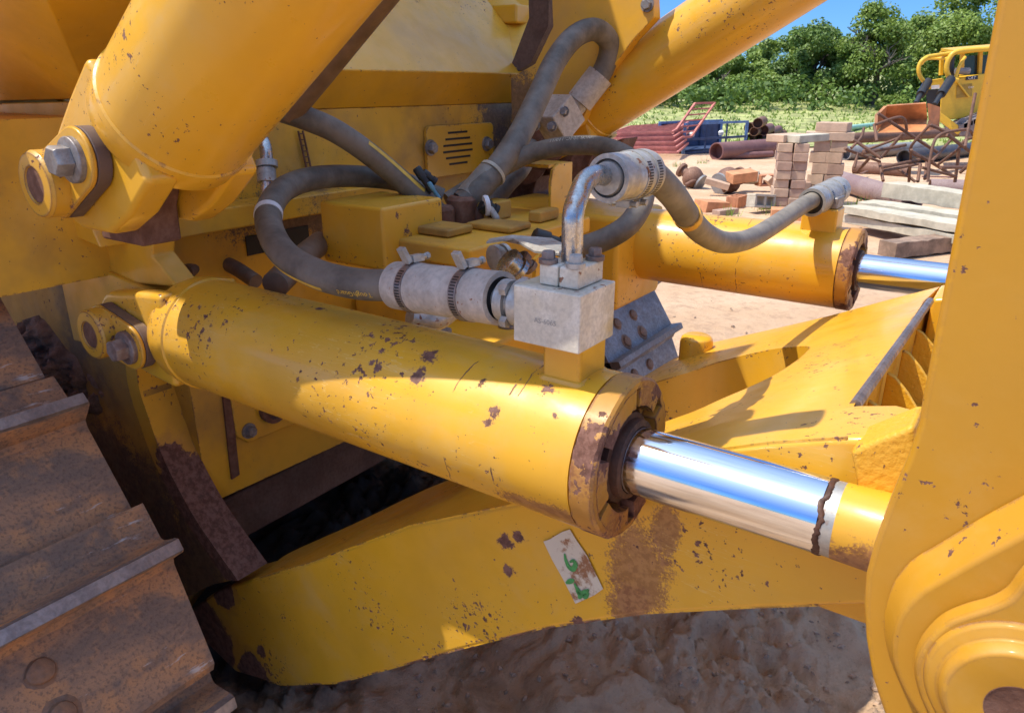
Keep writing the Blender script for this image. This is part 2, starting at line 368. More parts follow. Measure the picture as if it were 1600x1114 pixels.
nx = len(xs); mb.f = [(j * nx + i, j * nx + i + 1, (j + 1) * nx + i + 1, (j + 1) * nx + i) for j in range(len(ys) - 1) for i in range(nx - 1)]
M_sand, t, b = NM('dry_sand'); v = objvec(t)
c = mix_(t, step_(t, noise_(t, v, .8, 6, .6), .35, .68), (.66, .45, .285), (.56, .35, .20))
c = mix_(t, step_(t, noise_(t, v, 9, 7, .7), .45, .72, 0, .55), c, (.30, .175, .105))
c = mix_(t, step_(t, noise_(t, v, 70, 4, .7), .55, .75, 0, .4), c, (.22, .13, .085))
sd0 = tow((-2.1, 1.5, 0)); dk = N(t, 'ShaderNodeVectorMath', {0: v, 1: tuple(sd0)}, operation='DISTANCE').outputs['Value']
c = mix_(t, step_(t, math_(t, 'ADD', dk, math_(t, 'MULTIPLY', noise_(t, v, 3, 5, .7), .8)), 1.25, 1.0), c, (.075, .052, .038))  # deep shade under the tractor put into the sand colour
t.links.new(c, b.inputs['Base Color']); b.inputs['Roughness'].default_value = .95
hh = math_(t, 'ADD', noise_(t, v, 14, 8, .7), math_(t, 'MULTIPLY', noise_(t, v, 160, 5, .75), .45))
t.links.new(bump_(t, hh, 1.0, .02), b.inputs['Normal'])
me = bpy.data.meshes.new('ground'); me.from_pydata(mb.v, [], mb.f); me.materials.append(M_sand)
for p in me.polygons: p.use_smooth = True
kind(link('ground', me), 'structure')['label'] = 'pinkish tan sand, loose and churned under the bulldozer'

# ------------------------------------------------------------------ the near bulldozer
root = empty('bulldozer', tow(OFF), math.atan2(MR.y, MR.x))
tag(root, 'yellow bulldozer in the foreground, seen close from behind with its ripper cylinders', 'bulldozer')
def part(name, mb, mat, parent=None, label=None, bevel=0, smooth=True, ang=38, seg=2):
    mb.v = [(x - OFF.x, y - OFF.y, z - OFF.z) for x, y, z in mb.v]
    return link(name, mesh(name, mb, mat, smooth, ang), parent or root, label, bevel, seg)

# --- hydraulic cylinders: own frame, x along the cylinder from its pin, y across, z up
def circ(cx, cz, r, a0, a1, n): return [(cx + r * math.cos(R_(a0 + (a1 - a0) * i / n)), cz + r * math.sin(R_(a0 + (a1 - a0) * i / n))) for i in range(n + 1)]
def cylinder(p0, tilt, length, rodlen, paint_mat, pinmat, boltmat, label, flag_dir=0.0, rad=.12, wide=False, rod_end=True, rr=.0495):
    o0 = Matrix.Translation(Vector(p0) - OFF) @ Matrix.Rotation(-tilt, 4, 'Y')
    mb = MB()
    mb.lathe((0, 0, 0), (1, 0, 0), [(.105, 0), (.108, .06), (.122, .095), (.145, .112), (.17, rad), (.20, rad), (.203, rad + .0035), (.216, rad + .0035), (.219, rad), (length - .040, rad), (length - .0395, rad - .006)], 72)
    cyl = link('hydraulic_cylinder', mesh('hydraulic_cylinder', mb, paint_mat), root, label); cyl.matrix_local = o0
    # clevis: two lugs
    g = MB(); hw = .094 if not wide else .105
    for s in (-1, 1):
        if wide:
            poly = circ(0, 0, .085, 95, 235, 12) + [(.02, -.115), (.10, -.125), (.20, -.118), (.215, 0), (.20, .105), (.10, .098)]
        else:
            poly = circ(0, 0, .082, 88, 272, 14) + [(.10, -.098), (.19, -.105), (.20, 0), (.19, .105), (.10, .096)]
        g.prism(poly, 'y', s * .046, s * hw)
    c = link('clevis', mesh('clevis', g, paint_mat), cyl, None, .012, 3)
    # pin, retaining flag and bolt on the near side
    y0 = -hw
    d = Vector((math.cos(flag_dir), math.sin(flag_dir))) * .098
    g = MB(); A = math.degrees(flag_dir)
    poly = circ(0, 0, .060, A + 105, A + 255, 12) + circ(d.x, d.y, .052, A - 80, A + 80, 12)
    g.prism(poly, 'y', y0 - .036, y0 - .026)
    fl = link('pin_retainer', mesh('pin_retainer', g, pinmat), cyl, None, .004)
    g = MB(); g.prism(poly, 'y', y0 - .0255, y0 - .002); link('retainer_edge', mesh('retainer_edge', g, M_rimworn), cyl, 'bare dark edge of the pin retainer', .002)
    g = MB(); g.lathe((0, y0 - .03, 0), (0, -1, 0), [(0, .056), (.030, .056), (.036, .052), (.037, .031), (.034, .0295), (.02, .0292)], 36)
    link('pin_collar', mesh('pin_collar', g, pinmat, ang=30), cyl)
    g = MB(); g.lathe((0, y0 - .03, 0), (0, -1, 0), [(.0345, .0291), (-.02, .0288), (-.0205, 0)], 36); link('pin_bore', mesh('pin_bore', g, M_rust), cyl)
    g = MB(); g.lathe((0, 0, 0), (0, 1, 0), [(-hw - .02, .0), (-hw - .0195, .048), (hw + .03, .048), (hw + .0305, 0)], 28)
    link('pin', mesh('pin', g, M_rust), cyl)
    g = MB(); g.lathe((d.x, y0 - .034, d.y), (0, -1, 0), [(0, .037), (.011, .037), (.013, .034)], 28); g.hexb((d.x, y0 - .047, d.y), (0, -1, 0), .0255, .026)
    link('bolt', mesh('bolt', g, boltmat), cyl, None, .0012)
    # gland: a ring with spanner notches, its recess and seal
    g = MB(); n = 144; x0 = length - .037; x1 = length
    notch = lambda k: (k % 48) in (0, 1, 2, 3, 4) or (k % 48) in (22, 23, 24)
    ri, ro = .080, rad + .001; rm = ro - .013
    def P(x, r, k): a = 6.2831853 * (k + 11) / n; return (x + .0022 * noise.noise(Vector((r * 40, math.cos(a) * 9, math.sin(a) * 9))), r * math.cos(a), r * math.sin(a))
    for k in range(n):
        q = k + 1; xe = x1 - (.024 if notch(k) else 0); xp = x1 - (.024 if notch(q % n) else 0)
        g.add([P(x0, ro, k), P(x0, ro, q), P(x1 - .005, ro, q), P(x1 - .005, ro, k), P(x1 - .001, ro - .004, k), P(x1 - .001, ro - .004, q), P(x1 - .001, rm, k), P(x1 - .001, rm, q),
               P(xe, rm - .0001, k), P(xe, rm - .0001, q), P(xe, ri, k), P(xe, ri, q), P(x1 - .032, ri, k), P(x1 - .032, ri, q), P(x0, ro - .008, k), P(x0, ro - .008, q)],
              [(0, 1, 2, 3), (3, 2, 5, 4), (4, 5, 7, 6), (6, 7, 9, 8), (8, 9, 11, 10), (10, 11, 13, 12), (0, 14, 15, 1)])
        if xe != xp: g.add([P(xe, rm - .0001, q), P(xe, ri, q), P(xp, ri, q), P(xp, rm - .0001, q)], [(0, 1, 2, 3)])
    link('gland_ring', mesh('gland_ring', g, M_gland), cyl)
    g = MB(); g.lathe((0, 0, 0), (1, 0, 0), [(x0 - .004, ro - .005), (x0 + .004, ro - .005), (x0 + .004, .04)], 64)
    link('groove', mesh('groove', g, M_rust), cyl)
    g = MB(); g.lathe((0, 0, 0), (1, 0, 0), [(x1 - .032, .081), (x1 - .028, .081), (x1 - .026, .070), (x1 - .010, .068), (x1 - .008, .060), (x1 + .004, .059), (x1 + .006, .0505), (x1 - .02, .0502)], 56)
    link('rod_seal', mesh('rod_seal', g, M_seal), cyl, 'dark rusted rod seal inside the gland')
    xr = length + rodlen
    g = MB(); g.lathe((0, 0, 0), (1, 0, 0), [(length - .06, rr), (xr, rr)], 72)
    link('piston_rod', mesh('piston_rod', g, M_chrome), cyl, 'polished chrome piston rod')
    if rod_end:
        g = MB(); g.lathe((0, 0, 0), (1, 0, 0), [(xr - .0015, rr * .97), (xr - .001, rr + .0003), (xr + .001, rr + .0006), (xr + .004, rr + .0005), (xr + .006, rr - .0006), (xr + .007, rr - .002)], 160)
        g.v = [(x + .004 * noise.noise(Vector((x * 30, y * 70, z * 70))) + .003 * noise.noise(Vector((y * 210, z * 210, 1))), y, z) for x, y, z in g.v]
        link('rod_collar', mesh('rod_collar', g, M_seal), cyl)
        g = MB(); g.lathe((0, 0, 0), (1, 0, 0), [(xr + .004, rr - .0015), (xr + .022, rr - .001)], 48); link('rod_band', mesh('rod_band', g, M_zinc), cyl)
        g = MB(); g.lathe((0, 0, 0), (1, 0, 0), [(xr + .019, rr - .0006), (xr + .10, rr + .002), (xr + .14, .07), (xr + .18, .07)], 48)
        g.lathe((xr + .24, -.055, 0), (0, 1, 0), [(0, .045), (0, .09), (.11, .09), (.11, .045)], 36)
        link('rod_eye', mesh('rod_eye', g, M_rodend), cyl, 'yellow rod eye with rust running down it')
    return cyl
def L_(r, l, z, p0, tilt=0):
    q = Vector((r, l, z)) - Vector(p0); c, s = math.cos(tilt), math.sin(tilt)
    return (q.x * c + q.z * s, q.y, -q.x * s + q.z * c)
LO = Vector((-1.63, .89, 1.209))
def bar_pt(u, v):      # sighting on the near barrel's skin
    d = tom(ray(u, v)); o = Vector((0, 0, EYE)); ay = LO.y; az_ = LO.z
    a = d.y ** 2 + d.z ** 2; b = 2 * (d.y * (o.y - ay) + d.z * (o.z - az_)); c = (o.y - ay) ** 2 + (o.z - az_) ** 2 - .12 ** 2
    disc = b * b - 4 * a * c
    t = (-b - math.sqrt(max(disc, 0))) / (2 * a); q = o + d * t
    return tuple(q - LO)
M_barrel = paint('yellow_barrel_paint', rings=[(bar_pt(700, 660)[0], .0011, .50), (bar_pt(770, 690)[0], .0016, .52), (bar_pt(780, 690)[0], .0009, .47), (bar_pt(596, 570)[0], .0012, .58)], grime=.34, chips=.85, edge=0, coat=.42, rough=.38, scr=.9,
                 pts=[(bar_pt(672, 555), .0135), (bar_pt(650, 588), .0135), (bar_pt(591, 575), .006), (bar_pt(597, 548), .005), (bar_pt(753, 597), .007), (bar_pt(768, 645), .009), (bar_pt(762, 660), .006), (bar_pt(858, 610), .009), (bar_pt(502, 482), .007), (bar_pt(868, 648), .004)],
                 pts2=[(bar_pt(870, 805), .03, (.25, 1, 1))])
M_gland = paint('rusted_gland_paint', base=(.55, .27, .03), grime=.9, chips=1.2, edge=.9, coat=.1, rough=.5, gcol=(.20, .075, .03),
                pts2=[((1.2, -.05, -.10), .05, (1, 1, 1)), ((1.2, -.10, .02), .04, (1, 1, 1)), ((1.21, .05, .1), .05, (1, 1, 1))], pts=[((1.205, -.085, .045), .045), ((1.21, .02, -.10), .03), ((1.2, -.06, -.09), .02), ((1.21, .07, .08), .02)])
M_seal = steel('dark_rusted_seal', (.055, .024, .016), (.10, .042, .024), 30, .1, .6, bump=.4)
M_rodend = paint('rod_eye_paint', grime=.5, chips=.9, edge=.2, coat=.2, pts2=[((1.55, -.045, -.045), .055, (1, 1, 1)), ((1.52, -.04, -.05), .05, (1, 1, 1)), ((1.60, -.04, -.05), .06, (1, 1, 1))])
M_upper = paint('yellow_upper_paint', grime=.22, chips=.80, edge=.35, coat=.45, rough=.34, scr=.4)

near_low = cylinder(LO, 0, 1.226, .266, M_barrel, M_pin, M_rbolt, 'lower cylinder on the near side, with a plated block on top', flag_dir=R_(-10))
far_low = cylinder(LO + Vector((.035, 1.442, 0)), 0, 1.215, .30, paint('yellow_far_barrel_paint', rings=[(.78, .0012, .45), (.90, .0012, .45)], grime=.2, chips=.8, edge=0, coat=.45, rough=.36), M_pin, M_rbolt, 'lower cylinder on the far side, half in sunlight')
UP = Vector((-1.365, .745, 1.565))
near_up = cylinder(UP, R_(34), .865, .14, M_upper, M_pin, M_bolt, 'thick upper cylinder on the near side, rising out of the picture', flag_dir=R_(-8), rad=.128, wide=True, rod_end=False, rr=.038)
far_up = cylinder(Vector((-1.56, 2.51, 1.545)), R_(30.1), 1.10, .80, M_upper, M_pin, M_bolt, 'upper cylinder on the far side, rising against the trees', flag_dir=0, rad=.118, wide=True)

# --- near port: riser, plated block, split flange, bolts
yel_box = MB().box((-.537, .848, 1.30), (-.473, .925, 1.3795))
riser = part('port_riser', yel_box, M_paint, None, 'yellow riser welded on the near barrel', .006)
g = MB(); g.prism([(-.545, .842), (-.466, .842), (-.466, .932), (-.545, .932)], 'z', 1.28, 1.328)
part('weld_bead', g, M_paint, riser, None, .012, seg=3)
blk = part('port_block', MB().box((-.568, .82, 1.379), (-.461, .92, 1.461)), M_block, None, 'grey plated port block with a stamped number', .0022)
g = MB(); g.lathe((-.569, .868, 1.42), (-1, 0, 0), [(0, .036), (.022, .036), (.022, .024), (.034, .024), (.034, .032), (.05, .032), (.05, .020), (.09, .020)], 28)
part('flange_half', g, M_zinc, blk, None, .001)
for s in (-1, 1):
    g = MB(); g.hexb((-.592, .868 + .027, 1.42 + s * .024), (-1, 0, 0), .009, .012); part('bolt', g, M_zinc, blk)
    g = MB(); g.hexb((-.592, .868 - .027, 1.42 + s * .024), (-1, 0, 0), .009, .012); part('bolt', g, M_zinc, blk)
fc = Vector((-.508, .876, 1.461))
for s, x0, x1 in ((-1, -.031, -.0008), (1, .0008, .031)):
    g = MB(); poly = [(fc.x + x0, fc.y - .036), (fc.x + x1, fc.y - .036), (fc.x + x1, fc.y + .036), (fc.x + x0, fc.y + .036)]
    g.prism(poly, 'z', 1.4615, 1.491); part('flange_half', g, M_block, blk, None, .003)
for dx in (-1, 1):
    for dy in (-1, 1):
        p = (fc.x + dx * .0215, fc.y + dy * .027, 1.491); g = MB(); g.hexb(p, (0, 0, 1), .0098, .011, .0135)
        part('bolt', g, M_rbolt if dx * dy > 0 else M_zinc, blk)
def text_mesh(name, body, size, place, mat, parent, squash=1.0):
    cu = bpy.data.curves.new(name, 'FONT'); cu.body = body; cu.size = size; cu.resolution_u = 2; cu.align_x = 'CENTER'; cu.align_y = 'CENTER'
    tmp = bpy.data.objects.new('tmp', cu); col.objects.link(tmp)
    dg = bpy.context.evaluated_depsgraph_get(); me = bpy.data.meshes.new_from_object(tmp.evaluated_get(dg))
    bpy.data.objects.remove(tmp); bpy.data.curves.remove(cu)
    for vv in me.vertices: vv.co = place(vv.co.x * squash, vv.co.y)
    me.materials.clear(); me.materials.append(mat); me.name = name
    o = bpy.data.objects.new(name, me); col.objects.link(o); o.parent = parent; return o
def flat(o, X, Y):
    o, X, Y = Vector(o) - OFF, Vector(X), Vector(Y)
    return lambda x, y: o + X * x + Y * y
text_mesh('stamped_number', 'AS-6065', .0105, flat((-.515, .8195, 1.416), (1, 0, 0), (0, 0, 1)), M_stamp, blk)
# steel pipe rising from the flange and turning into the coupling
pipe_pts = [fc + Vector((0, 0, .01)), fc + Vector((0, 0, .05)), fc + Vector((.0, .0, .095)), on(905, 303, t=1.025), on(914, 284, t=1.04), on(931, 274, t=1.07), on(951, 276, t=1.11), on(962, 275, t=1.14)]
g = MB(); g.tube(pipe_pts, .0148, 24, 8); part('steel_pipe', g, M_bright, None, 'bent bright steel pipe rising from the plated block')

def ring_on(P, i, rad, wdt, n=24):
    g = MB(); k = max(1, min(len(P) - 2, i)); t = (P[k + 1] - P[k - 1]).normalized()
    g.lathe(P[k] - t * wdt / 2, t, [(0, rad - .004), (0, rad), (wdt, rad), (wdt, rad - .004)], n); return g
def sleeve_coupling(a, b, r, mat, label, clamps, lipmat, screw=1):
    a, b = Vector(a), Vector(b); d = b - a; L = d.length
    g = MB(); g.lathe(a, d, [(.012, r * .80), (0, r * .80), (0, r), (L * .28, r), (L * .33, r * .93), (L * .42, r * .93), (L * .47, r), (L, r), (L, r * .82), (L - .03, r * .80)], 44)
    c = part('hose_sleeve', g, mat, None, label, 0)
    g = MB(); g.lathe(a, d, [(.004, r * .81), (.012, r * .81), (.012, r * .1)], 40); part('rubber_liner', g, M_black, c)
    g = MB(); g.lathe(a, d, [(L - .004, r * .82), (L - .022, r * .82), (L - .022, r * .1)], 40); part('rubber_liner', g, M_black, c)
    x = d.normalized(); up = Vector((0, 0, screw)); y = x.cross(up).normalized(); z = y.cross(x)
    for f in clamps:
        p = a + d * f
        cl = MB(); cl.lathe(p - x * .0085, x, [(0, r * .97), (0, r + .0018), (.017, r + .0018), (.017, r * .97)], 44); band = part('hose_clamp', cl, M_worn if mat is M_sleeve else M_zinc, c)
        return_slots = MB()
        for k in range(14):
            an = R_(130 + k * 6.5); n_ = y * math.cos(an) + z * math.sin(an); tt = x
            return_slots.obox(p + n_ * (r + .0019), tt * .0055, n_ * .0004, n_.cross(tt) * .0011)
        part('clamp_slots', return_slots, M_black, band)
        yield_ = MB(); sc = p + z * (r + .008) + y * .006
        yield_.obox(sc, x * .008, y * .012, z * .006); yield_.lathe(sc - y * .022, y, [(0, .005), (.044, .005)], 12); yield_.hexb(sc + y * .02, y, .0065, .008)
        part('clamp_screw', yield_, M_zinc, band, None, .001)
        if screw > 0: part('clamp_tail', MB().obox(p + z * (r + .016) - y * .018 , x * .008, y * .004 + z * .002, z * .013 - y * .006), M_zinc, band, None, .001)
    return c
# coupling at the top of the bent pipe
ca, cb = on(949, 279, t=1.095), None
cb = ca + Vector((.006, .118, -.002))
sleeve_coupling(ca, cb, .036, M_zinc, 'bright metal hose coupling with two band clamps', (.58, .85), M_black, -1)
g = MB(); g.lathe(ca, cb - ca, [(-.004, .024), (.012, .0275), (.03, .0275), (.03, .0)], 32); part('pipe_collar', g, M_zinc)
hose_mid = [cb - (cb - ca) * .2, cb + Vector((.004, .01, -.001)), on(1050, 303, t=1.26), on(1072, 335, t=1.34), on(1098, 364, t=1.45), on(1132, 379, t=1.58), on(1172, 373, t=1.74), on(1215, 348, t=1.92), on(1255, 321, t=2.06), on(1290, 303, t=2.16)]
M_ghose = plain('grey_dusty_hose', (.21, .185, .15), .55, 0, .3, 12, .12)
g = MB(); P = catmull(hose_mid, 10); g.tube(hose_mid, .0235, 22, 10); hm = part('hose', g, M_ghose, None, 'grey dusty hose sagging across between the two lower cylinders')
g = ring_on(P, 31, .0262, .02); part('hose_clamp', g, M_paint, hm)
# far port
fp = Vector((-.50, 2.33, 1.30))
rs = part('port_riser', MB().box((fp.x - .05, fp.y - .045, 1.29), (fp.x + .05, fp.y + .045, 1.385)), M_paint, None, 'yellow riser on the far barrel', .006)
part('port_block', MB().box((fp.x - .046, fp.y - .041, 1.3855), (fp.x + .046, fp.y + .041, 1.418)), M_bolt, rs, None, .004)
fa, fb = on(1268, 317, t=2.10), on(1308, 297, t=2.25)
sleeve_coupling(fa, fb, .040, M_zinc, 'bright metal hose coupling on the far cylinder', (.3, .75), M_black, -1)

# --- sleeve and looped hose on the left of the block
sa = Vector((-.622, .868, 1.421)); sb = on(622, 446, t=1.27)
sleeve_coupling(sa, sb, .041, M_sleeve, 'grey hose sleeve with two worm clamps left of the block', (.27, .80), M_black)
M_hose = M_rubber
loop = [sb - (sb - sa) * .25, sb, on(560, 444, t=1.31), on(500, 430, t=1.36), on(450, 403, t=1.42), on(424, 365, t=1.50), on(421, 328, t=1.58), on(445, 295, t=1.68), on(495, 278, t=1.80), on(560, 276, t=1.93), on(625, 284, t=2.02), on(690, 310, t=2.05)]
g = MB(); g.tube(loop, .028, 24, 10); hl = part('hose', g, M_rubber, None, 'thick dark hose looping left from the grey sleeve')
P = catmull(loop, 10); g = ring_on(P, 58, .0295, .018); part('hose_band', g, M_white, hl)
def on_tube(pts, rad, i0, side, up, flip=False):
    P = [p - OFF for p in catmull(pts, 10)]; fr = frames(P)
    ls = [0]
    for a, b in zip(P, P[1:]): ls.append(ls[-1] + (b - a).length)
    s0 = ls[i0]; side = Vector(side).normalized()
    def place(x, y):
        s = s0 + (x if not flip else -x)
        i = max(0, min(len(ls) - 2, next((k for k in range(len(ls) - 1) if ls[k + 1] > s), len(ls) - 2)))
        f = (s - ls[i]) / (ls[i + 1] - ls[i]); p = P[i].lerp(P[i + 1], f); t = (P[i + 1] - P[i]).normalized()
        n = (side - t * side.dot(t)).normalized(); bdir = t.cross(n)
        if bdir.dot(Vector(up)) < 0: bdir = -bdir
        a = y / rad; return p + (n * math.cos(a) + bdir * math.sin(a)) * (rad + .0006)
    return place
view = Vector((.42, -.55, .1))
pl = on_tube(loop, .028, 19, (.25, -.85, -.38), (0, 0, -1), False)
text_mesh('lettering', 'ToughGuard', .0145, pl, M_gold, hl, 1.0)
def stripe(pts, rad, i0, i1, side, half, mat, name, parent):
    P = [p - OFF for p in catmull(pts, 10)][i0:i1]; vs = []; fs = []; side = Vector(side).normalized()
    for i, p in enumerate(P):
        t = (P[min(i + 1, len(P) - 1)] - P[max(i - 1, 0)]).normalized(); n = (side - t * side.dot(t)).normalized(); bb = t.cross(n)
        for k in range(4):
            a = (k / 3 * 2 - 1) * half / rad; vs.append(p + (n * math.cos(a) + bb * math.sin(a)) * (rad + .0006))
    for i in range(len(P) - 1):
        for k in range(3): fs.append((i * 4 + k, i * 4 + k + 1, i * 4 + 5 + k, i * 4 + 4 + k))
    g = MB(); g.add(vs, fs); return link(name, mesh(name, g, mat), parent)
stripe(loop, .028, 27, 50, (.3, -.8, -.55), .004, M_gold, 'layline', hl)

# hose from under the upper cylinder to the valve
h2 = [on(440, 172, t=1.72), on(475, 184, t=1.75), on(520, 203, t=1.79), on(565, 232, t=1.84), on(610, 268, t=1.90), on(650, 303, t=1.95), on(678, 326, t=1.98), on(688, 350, t=2.0)]
g = MB(); g.tube(h2, .0285, 22, 10); o2 = part('hose', g, M_rubber, None, 'dark hose running down from the upper cylinder to the valve')
stripe(h2, .0285, 30, 52, (.6, -.3, .75), .006, M_gold, 'layline', o2)
P = catmull(h2, 10); g = MB(); g.lathe(P[56], P[66] - P[56], [(0, .031), (.05, .031), (.05, .027), (.09, .027)], 24); part('hose_end', g, M_ghose, o2)
# brown steel tube along the upper cylinder
g = MB(); g.tube([on(640, -60, t=1.42), on(560, 40, t=1.55), on(470, 152, t=1.70), on(446, 176, t=1.73)], .031, 20, 6); part('return_tube', g, plain('brown_dusty_tube', (.17, .10, .055), .6, 0, .3, 12, .1), None, 'brown dusty tube along the underside of the near upper cylinder')
# big arching hose
h3 = [on(722, 318, t=2.02), on(748, 296, t=2.03), on(785, 252, t=2.08), on(815, 205, t=2.14), on(842, 150, t=2.2), on(868, 95, t=2.26), on(898, 58, t=2.32), on(930, 47, t=2.38), on(952, 68, t=2.44), on(945, 105, t=2.48), on(925, 135, t=2.5), on(905, 160, t=2.52)]
g = MB(); g.tube(h3, .035, 24, 10); o3 = part('hose', g, M_rubber, None, 'thick hose arching high over the valve to the far bracket')
P = catmull(h3, 10); g = MB(); g.lathe(P[3], P[20] - P[3], [(0, .037), (.09, .040), (.105, .040), (.105, .036)], 28); part('hose_end', g, M_ghose, o3)
g = MB(); g.lathe(P[94], P[108] - P[94], [(0, .041), (0, .047), (.11, .047), (.11, .034), (.15, .034)], 28); part('hose_end', g, M_sleeve, o3)
g = MB(); g.lathe(P[5] + (P[20] - P[3]).normalized() * .098, P[20] - P[3], [(0, .036), (0, .0415), (.01, .0415), (.01, .036)], 28); part('hose_band', g, M_print, o3)
h4 = [on(700, 315, t=2.1), on(740, 290, t=2.12), on(785, 262, t=2.12), on(830, 240, t=2.1), on(880, 229, t=2.05), on(930, 228, t=2.0), on(970, 240, t=1.9), on(1003, 268, t=1.8), on(1005, 310, t=1.72), on(985, 348, t=1.68), on(950, 372, t=1.68), on(905, 388, t=1.7), on(880, 393, t=1.72)]
g = MB(); g.tube(h4, .026, 22, 10); o4 = part('hose', g, M_rubber, None, 'black hose with printed marks curving behind the bright coupling')
pl = on_tube(h4, .026, 44, (.35, -.55, .75), (0, 0, -1), True); text_mesh('lettering', '38NOR 20-JC-110/11', .016, pl, M_print, o4, 1.0)
g = MB(); g.tube([on(770, 318, t=2.3), on(790, 290, t=2.3), on(815, 262, t=2.35), on(830, 230, t=2.45)], .03, 18, 8); part('hose', g, M_rubber, None, 'short dark hose behind the arching hose')

# --- valve group between the cylinders
vb_r, vb_l = -1.238, 1.25
g = MB(); top, bot = 1.452, 1.30
mb = MB().box((-1.455, vb_l, bot), (vb_r, 1.47, top)); part('valve_cover', mb, M_box, None, 'chipped yellow cover box left of the valve', .009, seg=3)
va = on(672, 372, t=1.80)
tray = MB(); z0 = on(740, 405, t=1.82).z
tA = [on(672, 368, t=1.82), on(728, 362, t=1.62), on(836, 352, t=2.02), on(780, 352, t=2.25)]
zt = sum(p.z for p in tA) / 4
tr = Vector((-1.05, 1.40, zt))
tray.prism([(-1.30, 1.30), (-1.02, 1.30), (-1.02, 1.86), (-1.30, 1.86)], 'z', 1.325, 1.372); vt = part('valve_body', tray, M_wall, None, 'yellow valve body with rusty fittings on top', .008)
part('valve_body', MB().box((-1.27, 1.32, 1.18), (-1.06, 1.80, 1.324)), M_wall, None, None, .006)
for (rr_, ll_, hh_, ww_) in ((-1.20, 1.42, .02, .06), (-1.12, 1.55, .016, .07), (-1.22, 1.66, .05, .03), (-1.09, 1.72, .03, .02)):
    part('valve_cap', MB().box((rr_ - ww_, ll_ - .05, 1.373), (rr_ + ww_, ll_ + .05, 1.373 + hh_)), M_dirty, vt, None, .006)
for (u, v_, t_, rd, hgt) in ((690, 345, 1.98, .036, .05), (722, 335, 2.02, .042, .06), (748, 345, 2.04, .034, .05)):
    p = on(u, v_, t=t_); g = MB(); g.lathe(p - Vector((0, 0, .05)), (0, 0, 1), [(0, rd * 1.35), (.03, rd * 1.35), (.03, rd), (.03 + hgt, rd), (.04 + hgt, rd * .8)], 22)
    part('valve_fitting', g, M_rust, vt, None, .002)
g = MB(); g.box((-1.30, 1.89, 1.36), (-1.18, 1.90, 1.52)); g.box((-1.30, 1.88, 1.36), (-1.02, 1.90, 1.368))
part('mounting_bracket', MB().prism([(1.86, 1.352), (1.98, 1.352), (1.98, 1.505), (1.90, 1.505), (1.87, 1.49), (1.86, 1.46)], 'x', -1.165, -1.155), M_paint, None, 'yellow upright bracket tab behind the valve', .002)
part('mounting_bracket', MB().prism([(-1.30, 1.86), (-1.165, 1.86), (-1.165, 1.98), (-1.30, 1.98)], 'z', 1.495, 1.505), M_paint)
lv = [on(760, 378, t=1.50), on(800, 372, t=1.48), on(835, 392, t=1.38), on(890, 398, t=1.30), on(890, 385, t=1.42), on(862, 372, t=1.55), on(800, 367, t=1.58), on(765, 373, t=1.58)]
g = MB(); g.solid(lv, [p - Vector((0, 0, .004)) for p in lv]); part('guard_plate', g, M_zinc, None, 'bent silver guard plate behind the block', 0, False)
for (u, v_, u2, v2, t_, rr_, m_, nm) in ((832, 372, 885, 388, 1.62, .024, M_black, 'connector'), (765, 325, 790, 362, 1.95, .009, M_zinc, 'wire_lead'), (752, 318, 775, 332, 1.97, .022, M_black, 'connector'), (790, 405, 812, 425, 1.52, .03, M_bright, 'fitting'), (770, 405, 790, 400, 1.6, .03, M_zinc, 'fitting'), (812, 400, 830, 420, 1.55, .018, M_rbolt, 'fitting'), (650, 262, 676, 300, 1.92, .012, M_black, 'wire_lead'), (670, 285, 686, 310, 1.9, .006, M_blue, 'wire_lead'), (660, 270, 680, 285, 1.93, .013, M_black, 'connector')):
    a, b_ = on(u, v_, t=t_), on(u2, v2, t=t_ + .02); g = MB(); d_ = (b_ - a)
    g.lathe(a, d_, [(0, rr_ * .8), (.004, rr_), (d_.length * .45, rr_), (d_.length * .45, rr_ * .78), (d_.length * .75, rr_ * .78), (d_.length * .75, rr_ * .95), (d_.length, rr_ * .95)], 18); part(nm, g, m_)
g = MB(); g.lathe(on(757, 322, t=1.96), (.5, .6, .1), [(0, .026), (.006, .028), (.012, .026)], 20); part('wire_tie', g, M_white)
part('mounting_bracket', MB().prism([(1.42, 1.20), (1.56, 1.20), (1.56, 1.33), (1.50, 1.37), (1.42, 1.34)], 'x', -.93, -.92), M_paint)
g = MB(); g.box((-1.18, 1.08, 1.10), (-.90, 1.52, 1.19)); part('lower_manifold', g, M_wall, None, 'yellow manifold under the grey sleeve', .012)
for (rr_, ll_) in ((-1.12, 1.16), (-1.02, 1.2), (-.95, 1.35), (-1.05, 1.4)):
    g = MB(); g.hexb((rr_, ll_, 1.19), (0, 0, 1), .018, .016, .024); part('bolt', g, M_bolt)
g = MB(); g.tube([on(640, 495, t=1.42), on(680, 500, t=1.45), on(712, 480, t=1.52), on(760, 455, t=1.6)], .022, 16, 6); part('steel_pipe', g, M_zinc, None, 'grey pipe hidden under the grey sleeve')
# zinc elbow pipe on the body, left
ez = [on(416, 312, t=1.9), on(417, 265, t=1.9), on(415, 232, t=1.9), on(408, 216, t=1.92), on(392, 212, t=1.98)]
g = MB(); g.tube(ez, .016, 18, 6); ep = part('steel_pipe', g, M_bright, None, 'short zinc elbow pipe on the rear wall, left of the loop')
for v0, v1, rr_ in ((252, 262, .028), (264, 285, .024)):
    a, b_ = on(417, v1, t=1.9), on(416, v0, t=1.9); g = MB(); g.lathe(a, b_ - a, [(0, rr_), ((b_ - a).length, rr_)], 16); part('pipe_nut', g, M_zinc, ep)

